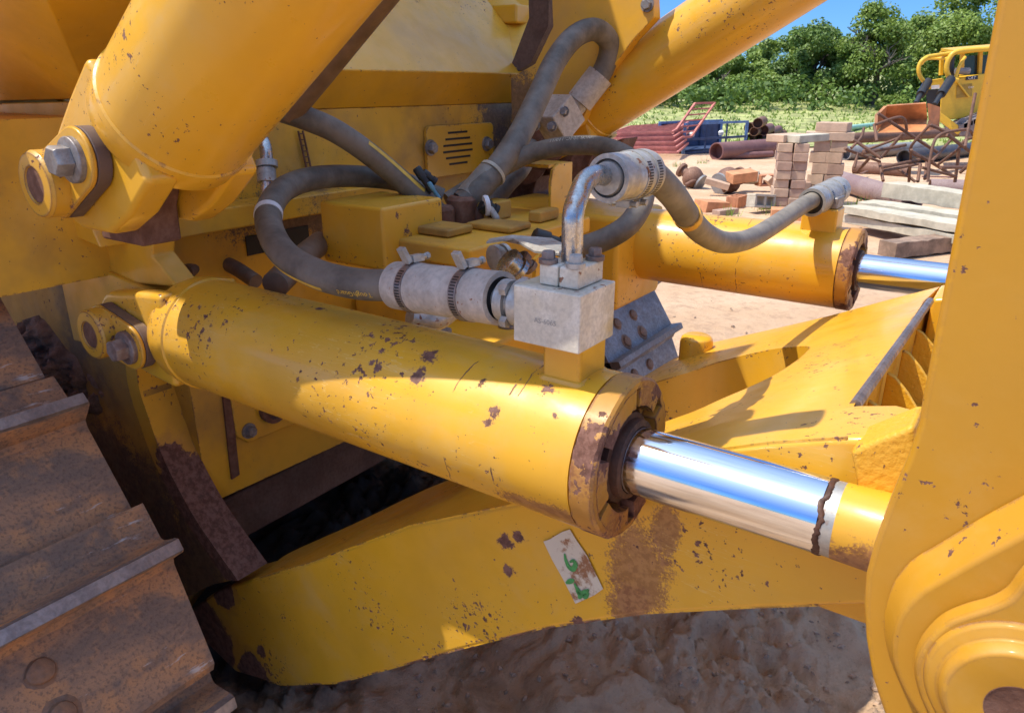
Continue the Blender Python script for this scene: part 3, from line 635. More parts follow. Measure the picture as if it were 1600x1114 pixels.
# --- rear wall of the body
WR = -1.75
def wl(u, v): q = on(u, v, r=WR); return (q.y, q.z)
g = MB(); g.prism([(1.008, .605), (2.30, .565), (2.30, 1.30), (2.62, 1.30), (2.62, 1.655), (.55, 1.655), (.55, 1.30), (1.008, 1.30)], 'x', WR - .5, WR)
part('rear_wall', g, M_wall, None, 'yellow rear wall of the body, dusty and scratched')
g = MB(); g.prism([(WR - .5, 1.656), (WR + .002, 1.656), (WR + .075, 1.762), (WR - .42, 2.28), (WR - .6, 2.28)], 'y', .93, 2.62)
part('fuel_tank', g, M_paint, None, 'sloping lower edge of the yellow tank above the rear wall', .004)
# raised panel on the tank and its rib
a, b_, c_, d_ = on(690, 116, r=WR + .06), on(797, 121, r=WR + .06), on(745, -5, t=2.95), on(640, -5, t=2.95)
g = MB(); g.tube([on(797, 119, r=WR + .07), on(745, -2, t=3.02), on(715, -70, t=3.25)], .006, 8, 3); part('weld_seam', g, M_paint)
g = MB(); q = [on(797, 119, r=WR + .065), on(862, 45, t=2.95), on(880, -60, t=3.1), on(715, -70, t=3.25), on(745, -2, t=3.04)]
n_ = Vector((0, 0, -.03)); g.solid(q, [p + Vector((-.03, 0, -.02)) for p in q]); part('tank_panel', g, M_wall, None, None, 0, False)
# grille cover
q = [wl(661, 196), wl(766, 193), wl(766, 266), wl(664, 278)]
(l0, z1), (l1, _), (_, z0) = (q[0][0], (q[0][1] + q[1][1]) / 2), q[1], (0, (q[2][1] + q[3][1]) / 2)
rd = .02; poly = circ(l0 + rd, z0 + rd, rd, 180, 270, 4) + circ(l1 - rd, z0 + rd, rd, 270, 360, 4) + circ(l1 - rd, z1 - rd, rd, 0, 90, 4) + circ(l0 + rd, z1 - rd, rd, 90, 180, 4)
g = MB(); g.prism(poly, 'x', WR + .001, WR + .014); gc = part('grille_cover', g, M_paint, None, 'yellow cover plate with slots in a round pattern', .002)
cx_, cz_ = wl(711, 231)
for i, hw_ in enumerate((.055, .07, .082, .084, .07, .052)):
    zc = cz_ + (2.5 - i) * .0215
    part('slot', MB().box((WR + .0115, cx_ - hw_, zc - .0035), (WR + .0155, cx_ + hw_, zc + .0035)), M_black, gc)
for (u, v_) in ((667, 231), (755, 225)):
    ll_, zz_ = wl(u, v_); g = MB(); g.hexb((WR + .014, ll_, zz_), (1, 0, 0), .02, .018, .027); part('bolt', g, M_bolt, gc)
# black label, dark opening, strip of wire
(l0, z0), (l1, z1) = wl(386, 400), wl(480, 352)
part('black_label', MB().box((WR + .001, l0, z0), (WR + .004, l1, z1)), M_black, None, 'small black plate on the rear wall behind the hose loop')
g = MB(); A, B = on(466, 205, r=WR + .008), on(480, 268, r=WR + .008); dl = Vector((0, .016, 0))
g.bar(A, B, .004); g.bar(A + dl, B + dl, .004)
for k in range(7): p = A.lerp(B, (k + .5) / 7); g.bar(p, p + dl, .003)
part('cable_strip', g, M_rust, None, 'thin dark ladder shaped strip on the rear wall')
# ledge and pipe guards along the wall, dark box
g = MB(); lz = on(330, 330, r=WR + .05).z
g.box((WR + .001, .95, lz - .045), (WR + .10, 1.75, lz + .012)); part('wall_ledge', g, M_wall, None, 'rusty yellow ledge along the rear wall', .006)
g = MB(); g.tube([on(430, 445, t=1.62), on(470, 405, t=1.75), on(500, 380, t=1.9)], .03, 16, 4); part('hose', g, M_rubber2, None, 'brown dusty hose stub below the loop')
g = MB(); g.tube([on(290, 425, t=1.9), on(325, 408, t=2.0), on(360, 415, t=2.0), on(400, 440, t=1.95)], .02, 14, 5); part('hose', g, M_rubber2, None, 'thin brown hose behind the near barrel end')
# lower wall: access plate, bolt, dark strip
q = [wl(355, 610), wl(470, 600), wl(470, 655), wl(385, 690), wl(366, 680)]
g = MB(); g.prism(q, 'x', WR + .001, WR + .012); ap = part('access_plate', g, M_paint, None, None, .003)
ll_, zz_ = wl(384, 671); g = MB(); g.hexb((WR + .012, ll_, zz_), (1, 0, 0), .016, .018, .023); part('bolt', g, M_bolt, ap)
ll_, zz_ = wl(420, 635); g = MB(); g.lathe((WR + .012, ll_, zz_), (1, 0, 0), [(0, .045), (.02, .045), (.02, .032), (.004, .030), (.004, 0)], 28); part('plug', g, M_rust, ap)
q = [wl(345, 610), wl(358, 612), wl(372, 740), wl(360, 748)]
g = MB(); g.prism(q, 'x', WR + .001, WR + .008); part('dark_strip', g, M_rust, None, 'dark rust brown strip on the lower rear wall')

# --- side of the body and guard flange by the near track
SL = .92
def sd_(u, v): q = on(u, v, l=SL); return (q.x, q.z)
edge_in = [sd_(205, 330), sd_(208, 480), sd_(215, 590), sd_(232, 650), sd_(258, 720), sd_(300, 800), sd_(340, 860), sd_(372, 905)]
poly = edge_in + [sd_(330, 914), sd_(288, 935), sd_(240, 1000), sd_(200, 1114), (-2.2, .0), (-4.2, .2), (-4.2, 1.9), (-2.2, 1.9), (-1.9, 1.62)]
g = MB(); g.prism(poly, 'y', SL, SL + .085); part('side_plate', g, M_dirty, None, 'mud stained yellow side plate above the near track', .004)
E2 = [Vector((x, 0, z)) for x, z in edge_in]; E2 = [(p.x, p.z) for p in catmull(E2, 5)]
g = MB(); prev = None
for x, z in E2[8:]:
    ring = [Vector((x + .006, SL - .004, z + .001)), Vector((x + .006, SL + .089, z + .001)), Vector((x - .05, SL + .089, z - .02)), Vector((x - .05, SL - .004, z - .02))]
    if prev: g.loops(prev, ring)
    else: g.cap(ring)
    prev = ring
g.cap(prev); part('guard_edge', g, M_guard2, None, 'side plate edge, yellow above and bare rusted metal near the ground', 0)
# mounting lugs for the near cylinders
g = MB(); g.prism(circ(LO.x, LO.z, .085, -90, 90, 10) + [(-1.9, LO.z + .12), (-2.0, LO.z + .12), (-2.0, LO.z - .12)], 'y', .852, .928); part('cylinder_lug', g, M_wall, None, None, .006)
g = MB(); g.prism(circ(UP.x, UP.z, .082, -40, 190, 12) + [(UP.x - .08, UP.z - .12), (UP.x + .06, UP.z - .12)], 'y', UP.y - .04, UP.y + .04); part('cylinder_lug', g, M_rust, None, 'rusty mounting lug of the near upper cylinder', .006)
q = [on(0, 244, l=.80), on(56, 246, l=.80), on(95, 285, l=.80), on(132, 332, l=.80), on(157, 388, l=.80), on(108, 366, l=.80), on(50, 339, l=.80), on(-60, 330, l=.80), on(-60, 244, l=.80)]
g = MB(); g.prism([(p.x, p.z) for p in q], 'y', .80, .90); part('tower_plate', g, M_paint, None, 'yellow tower plate below the near upper pin', .004)
q = [on(152, 300, l=.86), on(240, 300, l=.86), on(236, 400, l=.86), on(275, 450, l=.86), on(170, 440, l=.86), on(150, 395, l=.86)]
g = MB(); g.prism([(p.x, p.z) for p in q], 'y', .862, .918); part('tower_plate', g, M_wall, None, 'upright plate joining the two near cylinder mounts', .006)
# near tower: two facets
q0 = [on(-80, 160, l=.88), on(140, 154, l=.88), on(300, -60, l=.88), on(-80, -60, l=.88)]
g = MB(); A = [Vector((p.x,   .88 if i < 2 else .60, p.z)) for i, p in enumerate(q0)]; B = [p + Vector((0, .3, 0)) for p in A]
g.solid(A, B); part('tower_plate', g, M_paint, None, 'dark yellow upper tower leaning out beside the near cylinder', .004)
q0 = [on(-80, 245, l=.88), on(58, 245, l=.88), on(150, 158, l=.88), on(-80, 163, l=.88)]
g = MB(); g.prism([(p.x, p.z) for p in q0], 'y', .882, 1.15); part('tower_plate', g, M_wall, None, 'pale lower band of the near tower', .004)
# far tower bracket
TL = 2.36
q = [on(1018, -60, l=TL), on(1022, 28, l=TL), on(990, 62, l=TL), on(940, 130, l=TL), on(905, 195, l=TL), on(845, 235, l=TL), on(800, 215, l=TL), on(798, 122, l=TL), on(836, 100, l=TL), on(864, 42, l=TL), on(860, -60, l=TL)]
g = MB(); g.prism([(p.x, p.z) for p in q], 'y', TL, TL + .05); ft = part('tower_plate', g, paint('far_tower_paint', grime=.5, chips=.4, edge=.6, coat=.2, gcol=(.33, .22, .12), pts2=[(loc(on(812, 165, l=2.36)), .13, (1, 1, 1)), (loc(on(830, 215, l=2.36)), .12, (1, 1, 1))], rustcol=((.09, .06, .05), (.16, .10, .075))), None, 'pale orange tower plate holding the far upper cylinder', .003)
p = on(1012, 8, l=TL); g = MB(); g.hexb(p, (0, -1, 0), .016, .012, .022); part('bolt', g, M_bolt, ft)
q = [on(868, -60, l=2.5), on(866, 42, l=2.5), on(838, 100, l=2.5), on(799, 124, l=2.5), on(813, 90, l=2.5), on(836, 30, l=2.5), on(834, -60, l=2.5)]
g = MB(); g.prism([(p.x, p.z) for p in q], 'y', 2.46, 2.50); part('gap_shade_panel', g, M_guard, None, 'dark panel standing in for the shaded gap between tank and far tower')  # dark sheet set in for the shade inside the gap
# flange block on the far tower under the arching hose
fb_ = on(872, 185, t=2.48); ax = (on(905, 160, t=2.52) - on(860, 215, t=2.48)).normalized(); sx = ax.cross(Vector((0, 0, 1))).normalized(); sz = sx.cross(ax)
g = MB(); g.obox(fb_, ax * .055, sx * .055, sz * .055); fbk = part('flange_block', g, M_sleeve, None, 'grey flange block below the arching hose', .006)
for i, j in ((-1, -1), (1, 1), (1, -1), (-1, 1)):
    g = MB(); g.hexb(fb_ - sz * .055 * 0 + sx * .04 * i - Vector((0, .05, 0)) + ax * .035 * j, (0.2, -1, 0.1), .013, .014, .017); part('bolt', g, M_bolt, fbk)
# rusty trunnion housing behind the hoses
for (u, v_, t_, r0_, r1_, dd) in ((850, 215, 2.75, .11, .05, (.4, -.3, -.2)), (905, 250, 2.8, .10, .07, (.6, -.1, -.1)), (820, 250, 2.85, .09, .05, (.2, -.5, 0))):
    g = MB(); g.lathe(on(u, v_, t=t_), dd, [(-.1, 0), (-.09, r0_ * .9), (0, r0_), (.04, r0_), (.07, r1_), (.10, r1_), (.10, 0)], 30); part('trunnion_housing', g, M_rust)
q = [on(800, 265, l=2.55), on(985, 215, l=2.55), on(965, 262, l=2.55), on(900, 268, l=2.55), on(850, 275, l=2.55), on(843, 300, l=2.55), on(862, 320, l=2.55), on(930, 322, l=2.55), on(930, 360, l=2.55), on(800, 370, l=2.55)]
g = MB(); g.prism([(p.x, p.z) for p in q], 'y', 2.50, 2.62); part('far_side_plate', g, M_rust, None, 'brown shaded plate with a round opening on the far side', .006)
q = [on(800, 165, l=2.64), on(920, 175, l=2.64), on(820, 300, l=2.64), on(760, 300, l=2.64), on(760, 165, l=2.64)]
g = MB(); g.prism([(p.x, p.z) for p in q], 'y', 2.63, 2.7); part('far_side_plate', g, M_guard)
g = MB(); g.box((-1.60, 2.10, 1.02), (-1.05, 2.45, 1.33)); part('far_mount', g, M_wall, None, 'yellow mount at the head of the far lower cylinder', .02)
g = MB(); g.box((-1.74, 1.6, .7), (-1.35, 2.2, 1.1)); part('rear_wall', g, M_wall, None, None, .02)

# --- tractor body further forward: fenders, tank and canopy (above the picture)
g = MB(); g.box((-5.2, -.75, 1.93), (-1.52, .50, 2.0)); part('fender', g, M_paint, None, 'flat yellow fender, widened past the near track to shade it', .01)  # added width, out of view, keeps the sun off the near track
g = MB(); g.box((-5.2, .503, 1.94), (-1.82, .80, 2.0)); part('fender', g, M_paint)  # unseen strip added to keep the sun off the mud
g = MB(); g.box((-5.2, 2.62, 1.95), (-1.80, 3.22, 2.02)); part('fender', g, M_paint, None, 'flat yellow fender over the far track', .01)
g = MB(); g.box((-3.2, .55, 2.28), (-2.0, 2.9, 2.75)); part('fuel_tank', g, M_paint, None, None, .05)
g = MB(); g.box((-4.2, .1, 3.35), (-1.85, 2.95, 3.5)); part('canopy_roof', g, M_paint, None, None, .03)
g = MB(); g.box((-2.1, .45, 3.505), (-1.62, 1.10, 3.72)); part('roof_shade_block', g, M_paint, None, None, .03)  # unseen box added on the roof to shade the ground
for (a_, b2) in ((-2.15, .45), (-2.15, 2.8), (-4.1, .45), (-4.1, 2.8)):
    g = MB(); g.box((a_ - .06, b2 - .06, 2.0), (a_ + .06, b2 + .06, 3.36)); part('canopy_post', g, M_paint)
g = MB(); g.box((-5.4, .95, .7), (-2.2, 2.3, 2.0)); part('engine_hood', g, M_paint, None, None, .05)

g = MB(); g.box((-5.2, 1.02, .40), (-1.80, 2.28, .56)); part('belly_guard', g, M_guard, None, 'belly guard added under the tractor to darken the ground', .01)  # added to shut out the sky and keep the ground below dark
g = MB(); g.box((-4.6, 2.35, .12), (-1.5, 2.6, 1.25)); part('track_frame', g, M_guard, None, 'inner frame of the far track, added to block light', .02)  # added to block light coming in from the far side
# --- tracks
TI = .65
def shoe_mesh(wid, mat):
    prof = [(-.004, -.020), (-.004, -.002), (.075, 0), (.084, .012), (.090, .066), (.094, .072), (.116, .072), (.120, .066), (.126, .014), (.138, .004), (.33, 0), (.352, -.006), (.366, -.022), (.35, -.030), (.33, -.022), (.02, -.022)]
    g = MB(); n = 12; prev = None
    for i in range(n + 1):
        y = -wid * i / n
        ring = []
        for (s, h) in prof:
            dy = 0
            wob = .0025 * noise.noise(Vector((s * 9, y * 7, h * 40)))
            worn = .006 * noise.noise(Vector((y * 5, 3, 0))) if h > .05 else 0
            ring.append((s + wob, y + (0 if i else -.012 * (s > .3)), h + wob + worn))
        if prev: g.loops(prev, ring)
        else: g.cap(ring)
        prev = ring
    g.cap(prev)
    return mesh('track_shoe', g, mat, ang=30)
M_shoebolt = steel('worn_rusty_bolt', (.25, .12, .06), (.19, .115, .08), 20, .15, .7, bump=.5)
def bolt_mesh():
    g = MB(); g.lathe((0, 0, -.002), (0, 0, 1), [(0, .036), (.004, .034), (.006, .025), (.013, .022), (.016, .014), (.0165, 0)], 14); g.v = [(x + .004 * noise.noise(Vector((x * 60, y * 60, z * 60))), y + .004 * noise.noise(Vector((y * 60, x * 60, 5))), z) for x, y, z in g.v]; return mesh('bolt', g, M_shoebolt)
BOLT = bolt_mesh()
M_edge = M_worn
SHOE = shoe_mesh(.60, M_shoe)
gm = MB()
gm.prism([(.088, .062), (.0925, .0765), (.1165, .0765), (.1205, .062)], 'y', -.002, -.598)
EDGE = mesh('grouser_edge', gm, M_worn)
def place_shoe(r, z, tr, tz, l, data, edge=True, nb=2, s0=.105):
    tl = math.hypot(tr, tz); tr, tz = tr / tl, tz / tl
    X = Vector((tr, 0, tz)); Z = Vector((-tz, 0, tr)); Y = Vector((0, 1, 0))
    m = Matrix((X, Y, Z)).transposed().to_4x4(); m.translation = Vector((r, l, z)) - X * s0 - Z * .072 - OFF
    o = link('track_shoe', data, root); o.matrix_local = m
    if edge: e = link('grouser_edge', EDGE, o)
    for i in range(nb):
        for j in range(2):
            b = link('bolt', BOLT, o); b.location = (.19 + .085 * j, -.28 - .15 * i, 0)
    return o
A, B, C = on(135, 622, l=TI), on(283, 850, l=TI), on(368, 1095, l=TI)
pos = [(A.x, A.z), (B.x, B.z), (C.x, C.z)]
dirs = [(B.x - A.x, B.z - A.z), (.20, -.31), (.08, -.36)]
first = Vector((A.x - .285, 0, A.z + .235))
pos = [(first.x - .30, first.z + .20), (first.x, first.z)] + pos + [(C.x + .03, C.z - .36), (C.x - .14, C.z - .62)]
dirs = [(.27, -.2), (.285, -.235)] + dirs + [(-.05, -.36), (-.33, -.15)]
for (r, z), (tr, tz) in zip(pos, dirs): place_shoe(r, z, tr, tz, TI, SHOE)
# dark chain and frame inside the near track, mud
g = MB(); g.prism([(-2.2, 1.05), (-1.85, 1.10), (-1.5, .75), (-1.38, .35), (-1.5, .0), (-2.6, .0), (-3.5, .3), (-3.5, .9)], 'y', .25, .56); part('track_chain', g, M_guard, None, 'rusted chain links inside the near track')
rnd = random.Random(3)
g = MB(); nu, nv = 90, 120
def mud_at(a, b):
    q = b * .42; u = -10 + 330 * q + (a - .5) * (150 - 60 * q); v_ = 520 + 360 * q - (a - .5) * 60
    p = on(u, v_, l=SL - .004)
    hgt = .055 * (noise.fractal(Vector((p.x * 14, p.z * 14, 2)), 1, 2, 4) + .25) * min(1, 2.2 * math.sin(math.pi * a)) * min(1, 4 * (1 - b)) - .02 * (1 - min(1, 5 * math.sin(math.pi * a))) - .02 * (1 - min(1, 5 * (1 - b)))
    p.y -= max(-.02, hgt); return p
g.v = [tuple(mud_at(i / nu, j / nv)) for j in range(nv + 1) for i in range(nu + 1)]
g.f = [(j * (nu + 1) + i, j * (nu + 1) + i + 1, (j + 1) * (nu + 1) + i + 1, (j + 1) * (nu + 1) + i) for j in range(nv) for i in range(nu)]
kind(part('mud', g, M_mud, None, 'dried mud caked between the side plate and the near track', 0, True, 180), 'stuff')
# far track
FI = 3.07
SHOE_F = shoe_mesh(.62, M_shoe_far)
fA, fB = on(1058, 432, l=FI), on(1066, 512, l=FI)
fpos = [on(990, 372, l=FI), on(1036, 433, l=FI), on(1066, 508, l=FI), on(1094, 590, l=FI)]
for i, p in enumerate(fpos):
    q = fpos[min(i + 1, len(fpos) - 1)] - fpos[max(i - 1, 0)]
    place_shoe(p.x, p.z, q.x, q.z, FI, SHOE_F, False, 2)
place_shoe(fpos[-1].x + .02, fpos[-1].z - .33, 0, -1, FI, SHOE_F, False, 2)
place_shoe(fpos[0].x - .30, fpos[0].z + .22, .3, -.22, FI, SHOE_F, False, 2)
g = MB(); fx, fz = fpos[2].x, fpos[2].z
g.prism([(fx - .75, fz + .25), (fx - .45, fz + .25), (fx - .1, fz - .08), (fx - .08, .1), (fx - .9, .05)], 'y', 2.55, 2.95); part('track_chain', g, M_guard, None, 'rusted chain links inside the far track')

# --- ripper frame: two arms joined by a wide top plate with a rounded crotch
AL = .95
top_px = [(300, 935), (345, 918), (395, 905), (480, 880), (640, 820), (810, 785), (1080, 706), (1200, 690), (1310, 683)]
bot_px = [(1350, 945), (1180, 950), (1000, 960), (850, 982), (700, 1020), (530, 1068), (440, 1071), (370, 1050), (318, 1000), (300, 950)]
tp = [(lambda q: (q.x, q.z))(on(u, v_, l=AL)) for u, v_ in top_px]; bp = [(lambda q: (q.x, q.z))(on(u, v_, l=AL)) for u, v_ in bot_px]
tp = tp + [(-.10, tp[-1][1] + .012), (.16, tp[-1][1] + .0)]; bp = [(.16, bp[0][1] + .03)] + bp
def interp(tab, x):
    for (x0, y0), (x1, y1) in zip(tab, tab[1:]):
        if x <= x1: return y0 + (y1 - y0) * (x - x0) / (x1 - x0)
    return tab[-1][1]
FL = 2.2
fe = [(lambda q: (q.x, q.z))(on(u, v_, l=FL)) for u, v_ in ((1000, 592), (1060, 555), (1109, 536), (1200, 516), (1296, 494), (1390, 468), (1483, 444))]
fe = [(-2.0, fe[0][1] - .6)] + fe + [(.16, fe[-1][1] + .06)]
def ztop(r, l):
    a = interp(tp, r); b = interp(fe, r); f = (l - AL) / (FL - AL)
    return a + (b - a) * f
def top_at(u, v_):      # sighting on the frame's top surface
    d = tom(ray(u, v_)); lo, hi = .2, 4.0
    fn = lambda t: EYE + d.z * t - ztop(d.x * t, d.y * t)
    t = lo
    while t < hi:
        if fn(t) < 0: break
        t += .01
    a, b = t - .01, t
    for _ in range(30):
        m_ = (a + b) / 2
        if fn(m_) > 0: a = m_
        else: b = m_
    q = d * a; return (q.x, q.y)
inner_near = [top_at(u, v_) for u, v_ in ((425, 884), (455, 862), (560, 815), (700, 750), (860, 708), (1050, 655), (1130, 622), (1200, 591), (1245, 563), (1265, 545))]
inner_far = [top_at(u, v_) for u, v_ in ((1250, 541), (1200, 547), (1120, 566), (1040, 592))]
inner_far.append((inner_far[-1][0] - .5, inner_far[-1][1] - .02))
inner_far = [tuple(p)[:2] for p in catmull([Vector((x, y, 0)) for x, y in inner_near[-3:] + inner_far], 4)[8:]]
off_ = inner_near[:-1]; inner_near = [tuple(p)[:2] for p in catmull([Vector((x, y, 0)) for x, y in inner_near], 4)]
rear = [top_at(1318, 685), top_at(1350, 626), top_at(1395, 548), top_at(1445, 474), top_at(1481, 447)]
far_out = [(-.16, FL), (-.30, FL), (-.45, FL), (-.6, FL), (-.75, FL), (-.9, FL - .02), (inner_far[-1][0] + .02, FL - .06)]
RB = -.155
# near arm: strips across its width from outer to inner edge
def strip(ptsA, ptsB, depth, gm, nsub=1):
    n = len(ptsA)
    up = [[Vector((a[0] + (b[0] - a[0]) * k / nsub, a[1] + (b[1] - a[1]) * k / nsub, 0)) for k in range(nsub + 1)] for a, b in zip(ptsA, ptsB)]
    vs = []; fs = []
    for row in up:
        for p in row: vs.append((p.x, p.y, ztop(p.x, p.y)))
    wv = nsub + 1
    for i in range(n - 1):
        for k in range(nsub): fs.append((i * wv + k, i * wv + k + 1, (i + 1) * wv + k + 1, (i + 1) * wv + k))
    gm.add(vs, fs)
def resample(poly, n):
    P = [Vector((p[0], p[1])) for p in poly]; L = [0]
    for a, b in zip(P, P[1:]): L.append(L[-1] + (b - a).length)
    out = []
    for i in range(n):
        s = L[-1] * i / (n - 1); k = 0
        while k < len(L) - 2 and L[k + 1] < s: k += 1
        f = (s - L[k]) / max(1e-9, L[k + 1] - L[k]); out.append(tuple(P[k].lerp(P[k + 1], f)))
    return out
# outline of the whole top plate, then filled and given depth
out_near = [(x, AL) for x, z in tp[2:9]]
plate = out_near + [(RB + .02, AL)] + [(RB, 1.10), (RB - .005, 1.5), (RB - .012, 2.0), (RB, FL)] + far_out[1:] + list(reversed(inner_far)) + list(reversed(inner_near))
bmp = bmesh.new()
def dens(pts):
    out = []
    for a, b in zip(pts, pts[1:] + pts[:1]):
        a, b = Vector(a), Vector(b); n = max(1, int((b - a).length / .05))
        out += [tuple(a.lerp(b, i / n)) for i in range(n)]
    return out
pl_ = dens(plate)
vs = [bmp.verts.new((x, y, 0)) for x, y in pl_]
es = [bmp.edges.new((vs[i], vs[(i + 1) % len(vs)])) for i in range(len(vs))]
r_ = bmesh.ops.triangle_fill(bmp, use_beauty=True, edges=es)
for _ in range(2):
    bmesh.ops.subdivide_edges(bmp, edges=[e for e in bmp.edges if len(e.link_faces) == 2 and e.calc_length() > .07], cuts=1)
    bmesh.ops.triangulate(bmp, faces=bmp.faces)
for vv in bmp.verts: vv.co.z = ztop(vv.co.x, vv.co.y)
ext = bmesh.ops.extrude_face_region(bmp, geom=list(bmp.faces), use_keep_orig=True)
def zbot(r): return interp(sorted(bp), r)
for vv in [q for q in ext['geom'] if isinstance(q, bmesh.types.BMVert)]:
    d = max(.05, ztop(vv.co.x, vv.co.y) - zbot(vv.co.x)) if vv.co.y < 1.0 else .17
    vv.co.z -= min(d, .42) if vv.co.y < 1.0 else d
bmesh.ops.recalc_face_normals(bmp, faces=bmp.faces)
for vv in bmp.verts: vv.co -= OFF
for f in bmp.faces: f.smooth = True
for e in bmp.edges:
    if len(e.link_faces) == 2 and e.calc_face_angle(0) > R_(32): e.smooth = False
me = bpy.data.meshes.new('ripper_frame'); bmp.to_mesh(me); bmp.free(); me.materials.append(M_frame)
rf = link('ripper_frame', me, root, 'broad yellow ripper frame in sunlight, with worn edges')
# near arm body with its long side face
g = MB()
side = tp[1:] + bp
A = [Vector((x, AL - .002, z)) for x, z in side]; B = [Vector((x, AL + .14, z - .004)) for x, z in side]
g.solid(A, B); arm = part('ripper_arm', g, M_frame, None, 'near ripper arm with a torn sticker and rust on its side', .010, seg=3)
# lug on the arm by the ripper leg, with rough cast skin
q = [on(1332, 697, l=AL - .012), on(1345, 690, l=AL - .012), on(1432, 655, l=AL - .012), on(1450, 800, l=AL - .012), on(1390, 850, l=AL - .012), on(1345, 760, l=AL - .012)]
g = MB(); g.prism([(p.x, p.z) for p in q], 'y', AL - .030, AL + .05); part('cast_lug', g, M_bumpy, arm, None, .008)
g = MB(); fs = [(-.155, ztop(-.155, 2.1)), (-.06, ztop(-.06, 2.1)), (.16, ztop(.16, 2.1)), (.16, 1.0), (-.155, .98)]
g.prism(fs, 'y', 2.03, FL - .003); part('ripper_arm', g, M_frame, None, 'rear end of the far ripper arm', .010, seg=3)
# pocket with gussets behind the top plate
g = MB(); g.box((RB + .001, 1.10, .95), (.14, 2.1, 1.12)); g.box((RB + .002, 1.06, .95), (.16, 1.105, 1.262)); part('pocket_floor', g, M_bumpy, rf, None, .004)
for ll_ in (1.22, 1.40, 1.58, 1.78):
    zt_ = ztop(RB, ll_)
    poly = [(RB + .002, 1.0), (RB + .002, zt_ - .03), (RB + .015, zt_ - .035), (RB + .04, zt_ - .06), (RB + .07, zt_ - .10), (RB + .11, zt_ - .125), (.10, zt_ - .15), (.10, 1.0)]
    g = MB(); g.prism(poly, 'y', ll_, ll_ + .012); part('gusset', g, M_bumpy, rf, None, .002)
g = MB(); g.tube([(RB, ll_, ztop(RB, ll_) - .004) for ll_ in (1.11, 1.3, 1.6, 1.9, 2.0)], .009, 8, 4); part('worn_edge', g, M_worn, rf, 'bare worn edge of the top plate')
pk = top_at(1087, 560); g = MB(); pk = on(1085, 572, t=2.3); g.lathe(pk - Vector((0, 0, .02)), (0, 0, 1), [(-.03, .05), (.10, .05), (.115, .046), (.12, .038)], 32); part('stop_peg', g, M_paint, rf, 'short yellow peg on the far arm', .004)
# torn sticker and its green marks
def arm_at(u, v_, off=.0035): q = on(u, v_, l=AL - .002 - off); return q
q = [arm_at(849, 846), arm_at(860, 842), arm_at(866, 838), arm_at(878, 831), arm_at(890, 827), arm_at(901, 845), (arm_at(917, 868)), arm_at(942, 920), arm_at(928, 930), arm_at(899, 943), arm_at(880, 905), arm_at(863, 875)]
g = MB(); g.solid(q, [p + Vector((0, .0012, 0)) for p in q]); dc = part('sticker', g, M_decal, arm, 'torn whitish sticker with green marks')
def mark(pts):
    P = catmull([arm_at(u, v_, .005) for u, v_ in pts], 5); vs = []; fs = []
    for i, p in enumerate(P):
        t_ = (P[min(i + 1, len(P) - 1)] - P[max(i - 1, 0)]).normalized(); n_ = t_.cross(Vector((0, 1, 0))).normalized(); wd = .0032 * (.5 + math.sin(3.1 * i / (len(P) - 1)))
        vs += [p + n_ * wd, p - n_ * wd]
    for i in range(len(P) - 1): fs.append((2 * i, 2 * i + 1, 2 * i + 3, 2 * i + 2))
    g = MB(); g.add(vs, fs); part('green_mark', g, M_green, arm)
mark([(882, 865), (884, 875), (889, 886), (895, 889), (899, 882), (896, 876), (890, 878)])
mark([(897, 911), (902, 920), (908, 927), (915, 924), (920, 921)])
mark([(900, 922), (906, 930), (904, 935)])
mark([(908, 928), (914, 932), (920, 926)])
mark([(884, 911), (891, 908), (897, 906)])

# --- ripper leg: tall plate with stepped reinforcements round its pivot
PL = .70
def pp(u, v_, l): q = on(u, v_, l=l); return Vector((q.x, l, q.z))
hub = pp(1592, 1095, .62)
outline = [(-.052, 2.75), (-.050, 1.78), (-.047, 1.60), (-.045, 1.45)] + [(lambda q: (q.x, q.z))(on(u, v_, l=PL)) for u, v_ in ((1436, 660), (1418, 715), (1390, 780), (1365, 850), (1352, 900), (1349, 945), (1352, 1000), (1362, 1060), (1380, 1114), (1410, 1180))]
outline += circ(.10, 1.17, .15, 225, 350, 10) + [(.34, 1.4), (.42, 1.6), (.42, 2.75)]
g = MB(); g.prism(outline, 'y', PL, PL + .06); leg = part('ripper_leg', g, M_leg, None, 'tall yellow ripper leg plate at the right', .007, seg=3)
def layer(base, topp, l0, l1, name):
    A = [pp(u, v_, l0) for u, v_ in base]; B = [pp(u, v_, l1) for u, v_ in topp]
    A = catmull(A, 5); B = catmull(B, 5)
    tail = [(.06, 1.03), (.42, 1.0), (.42, 1.5)]
    A += [Vector((x, l0, z)) for x, z in tail]; B += [Vector((x, l1, z)) for x, z in tail]
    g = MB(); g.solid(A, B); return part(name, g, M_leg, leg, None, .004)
b1 = [(1720, 705), (1600, 768), (1530, 806), (1465, 846), (1425, 870), (1400, 898), (1386, 930), (1380, 965), (1383, 1002), (1396, 1045), (1420, 1092), (1465, 1150)]
t1 = [(1725, 768), (1604, 834), (1540, 868), (1480, 902), (1441, 925), (1417, 948), (1403, 972), (1396, 1000), (1396, 1030), (1407, 1065), (1430, 1108), (1475, 1165)]
layer(b1, t1, PL - .001, PL - .036, 'reinforcement_plate')
b2 = [(1730, 760), (1625, 850), (1592, 885), (1572, 912), (1545, 928), (1510, 938), (1475, 953), (1450, 975), (1434, 1000), (1427, 1030), (1432, 1070), (1450, 1114), (1480, 1165)]
t2 = [(1735, 790), (1636, 875), (1602, 908), (1580, 935), (1550, 950), (1512, 962), (1480, 975), (1456, 995), (1440, 1015), (1431, 1040), (1436, 1078), (1453, 1118), (1485, 1170)]
layer(b2, t2, PL - .037, PL - .058, 'reinforcement_plate')
hb = on(1594, 1104, l=PL - .07)
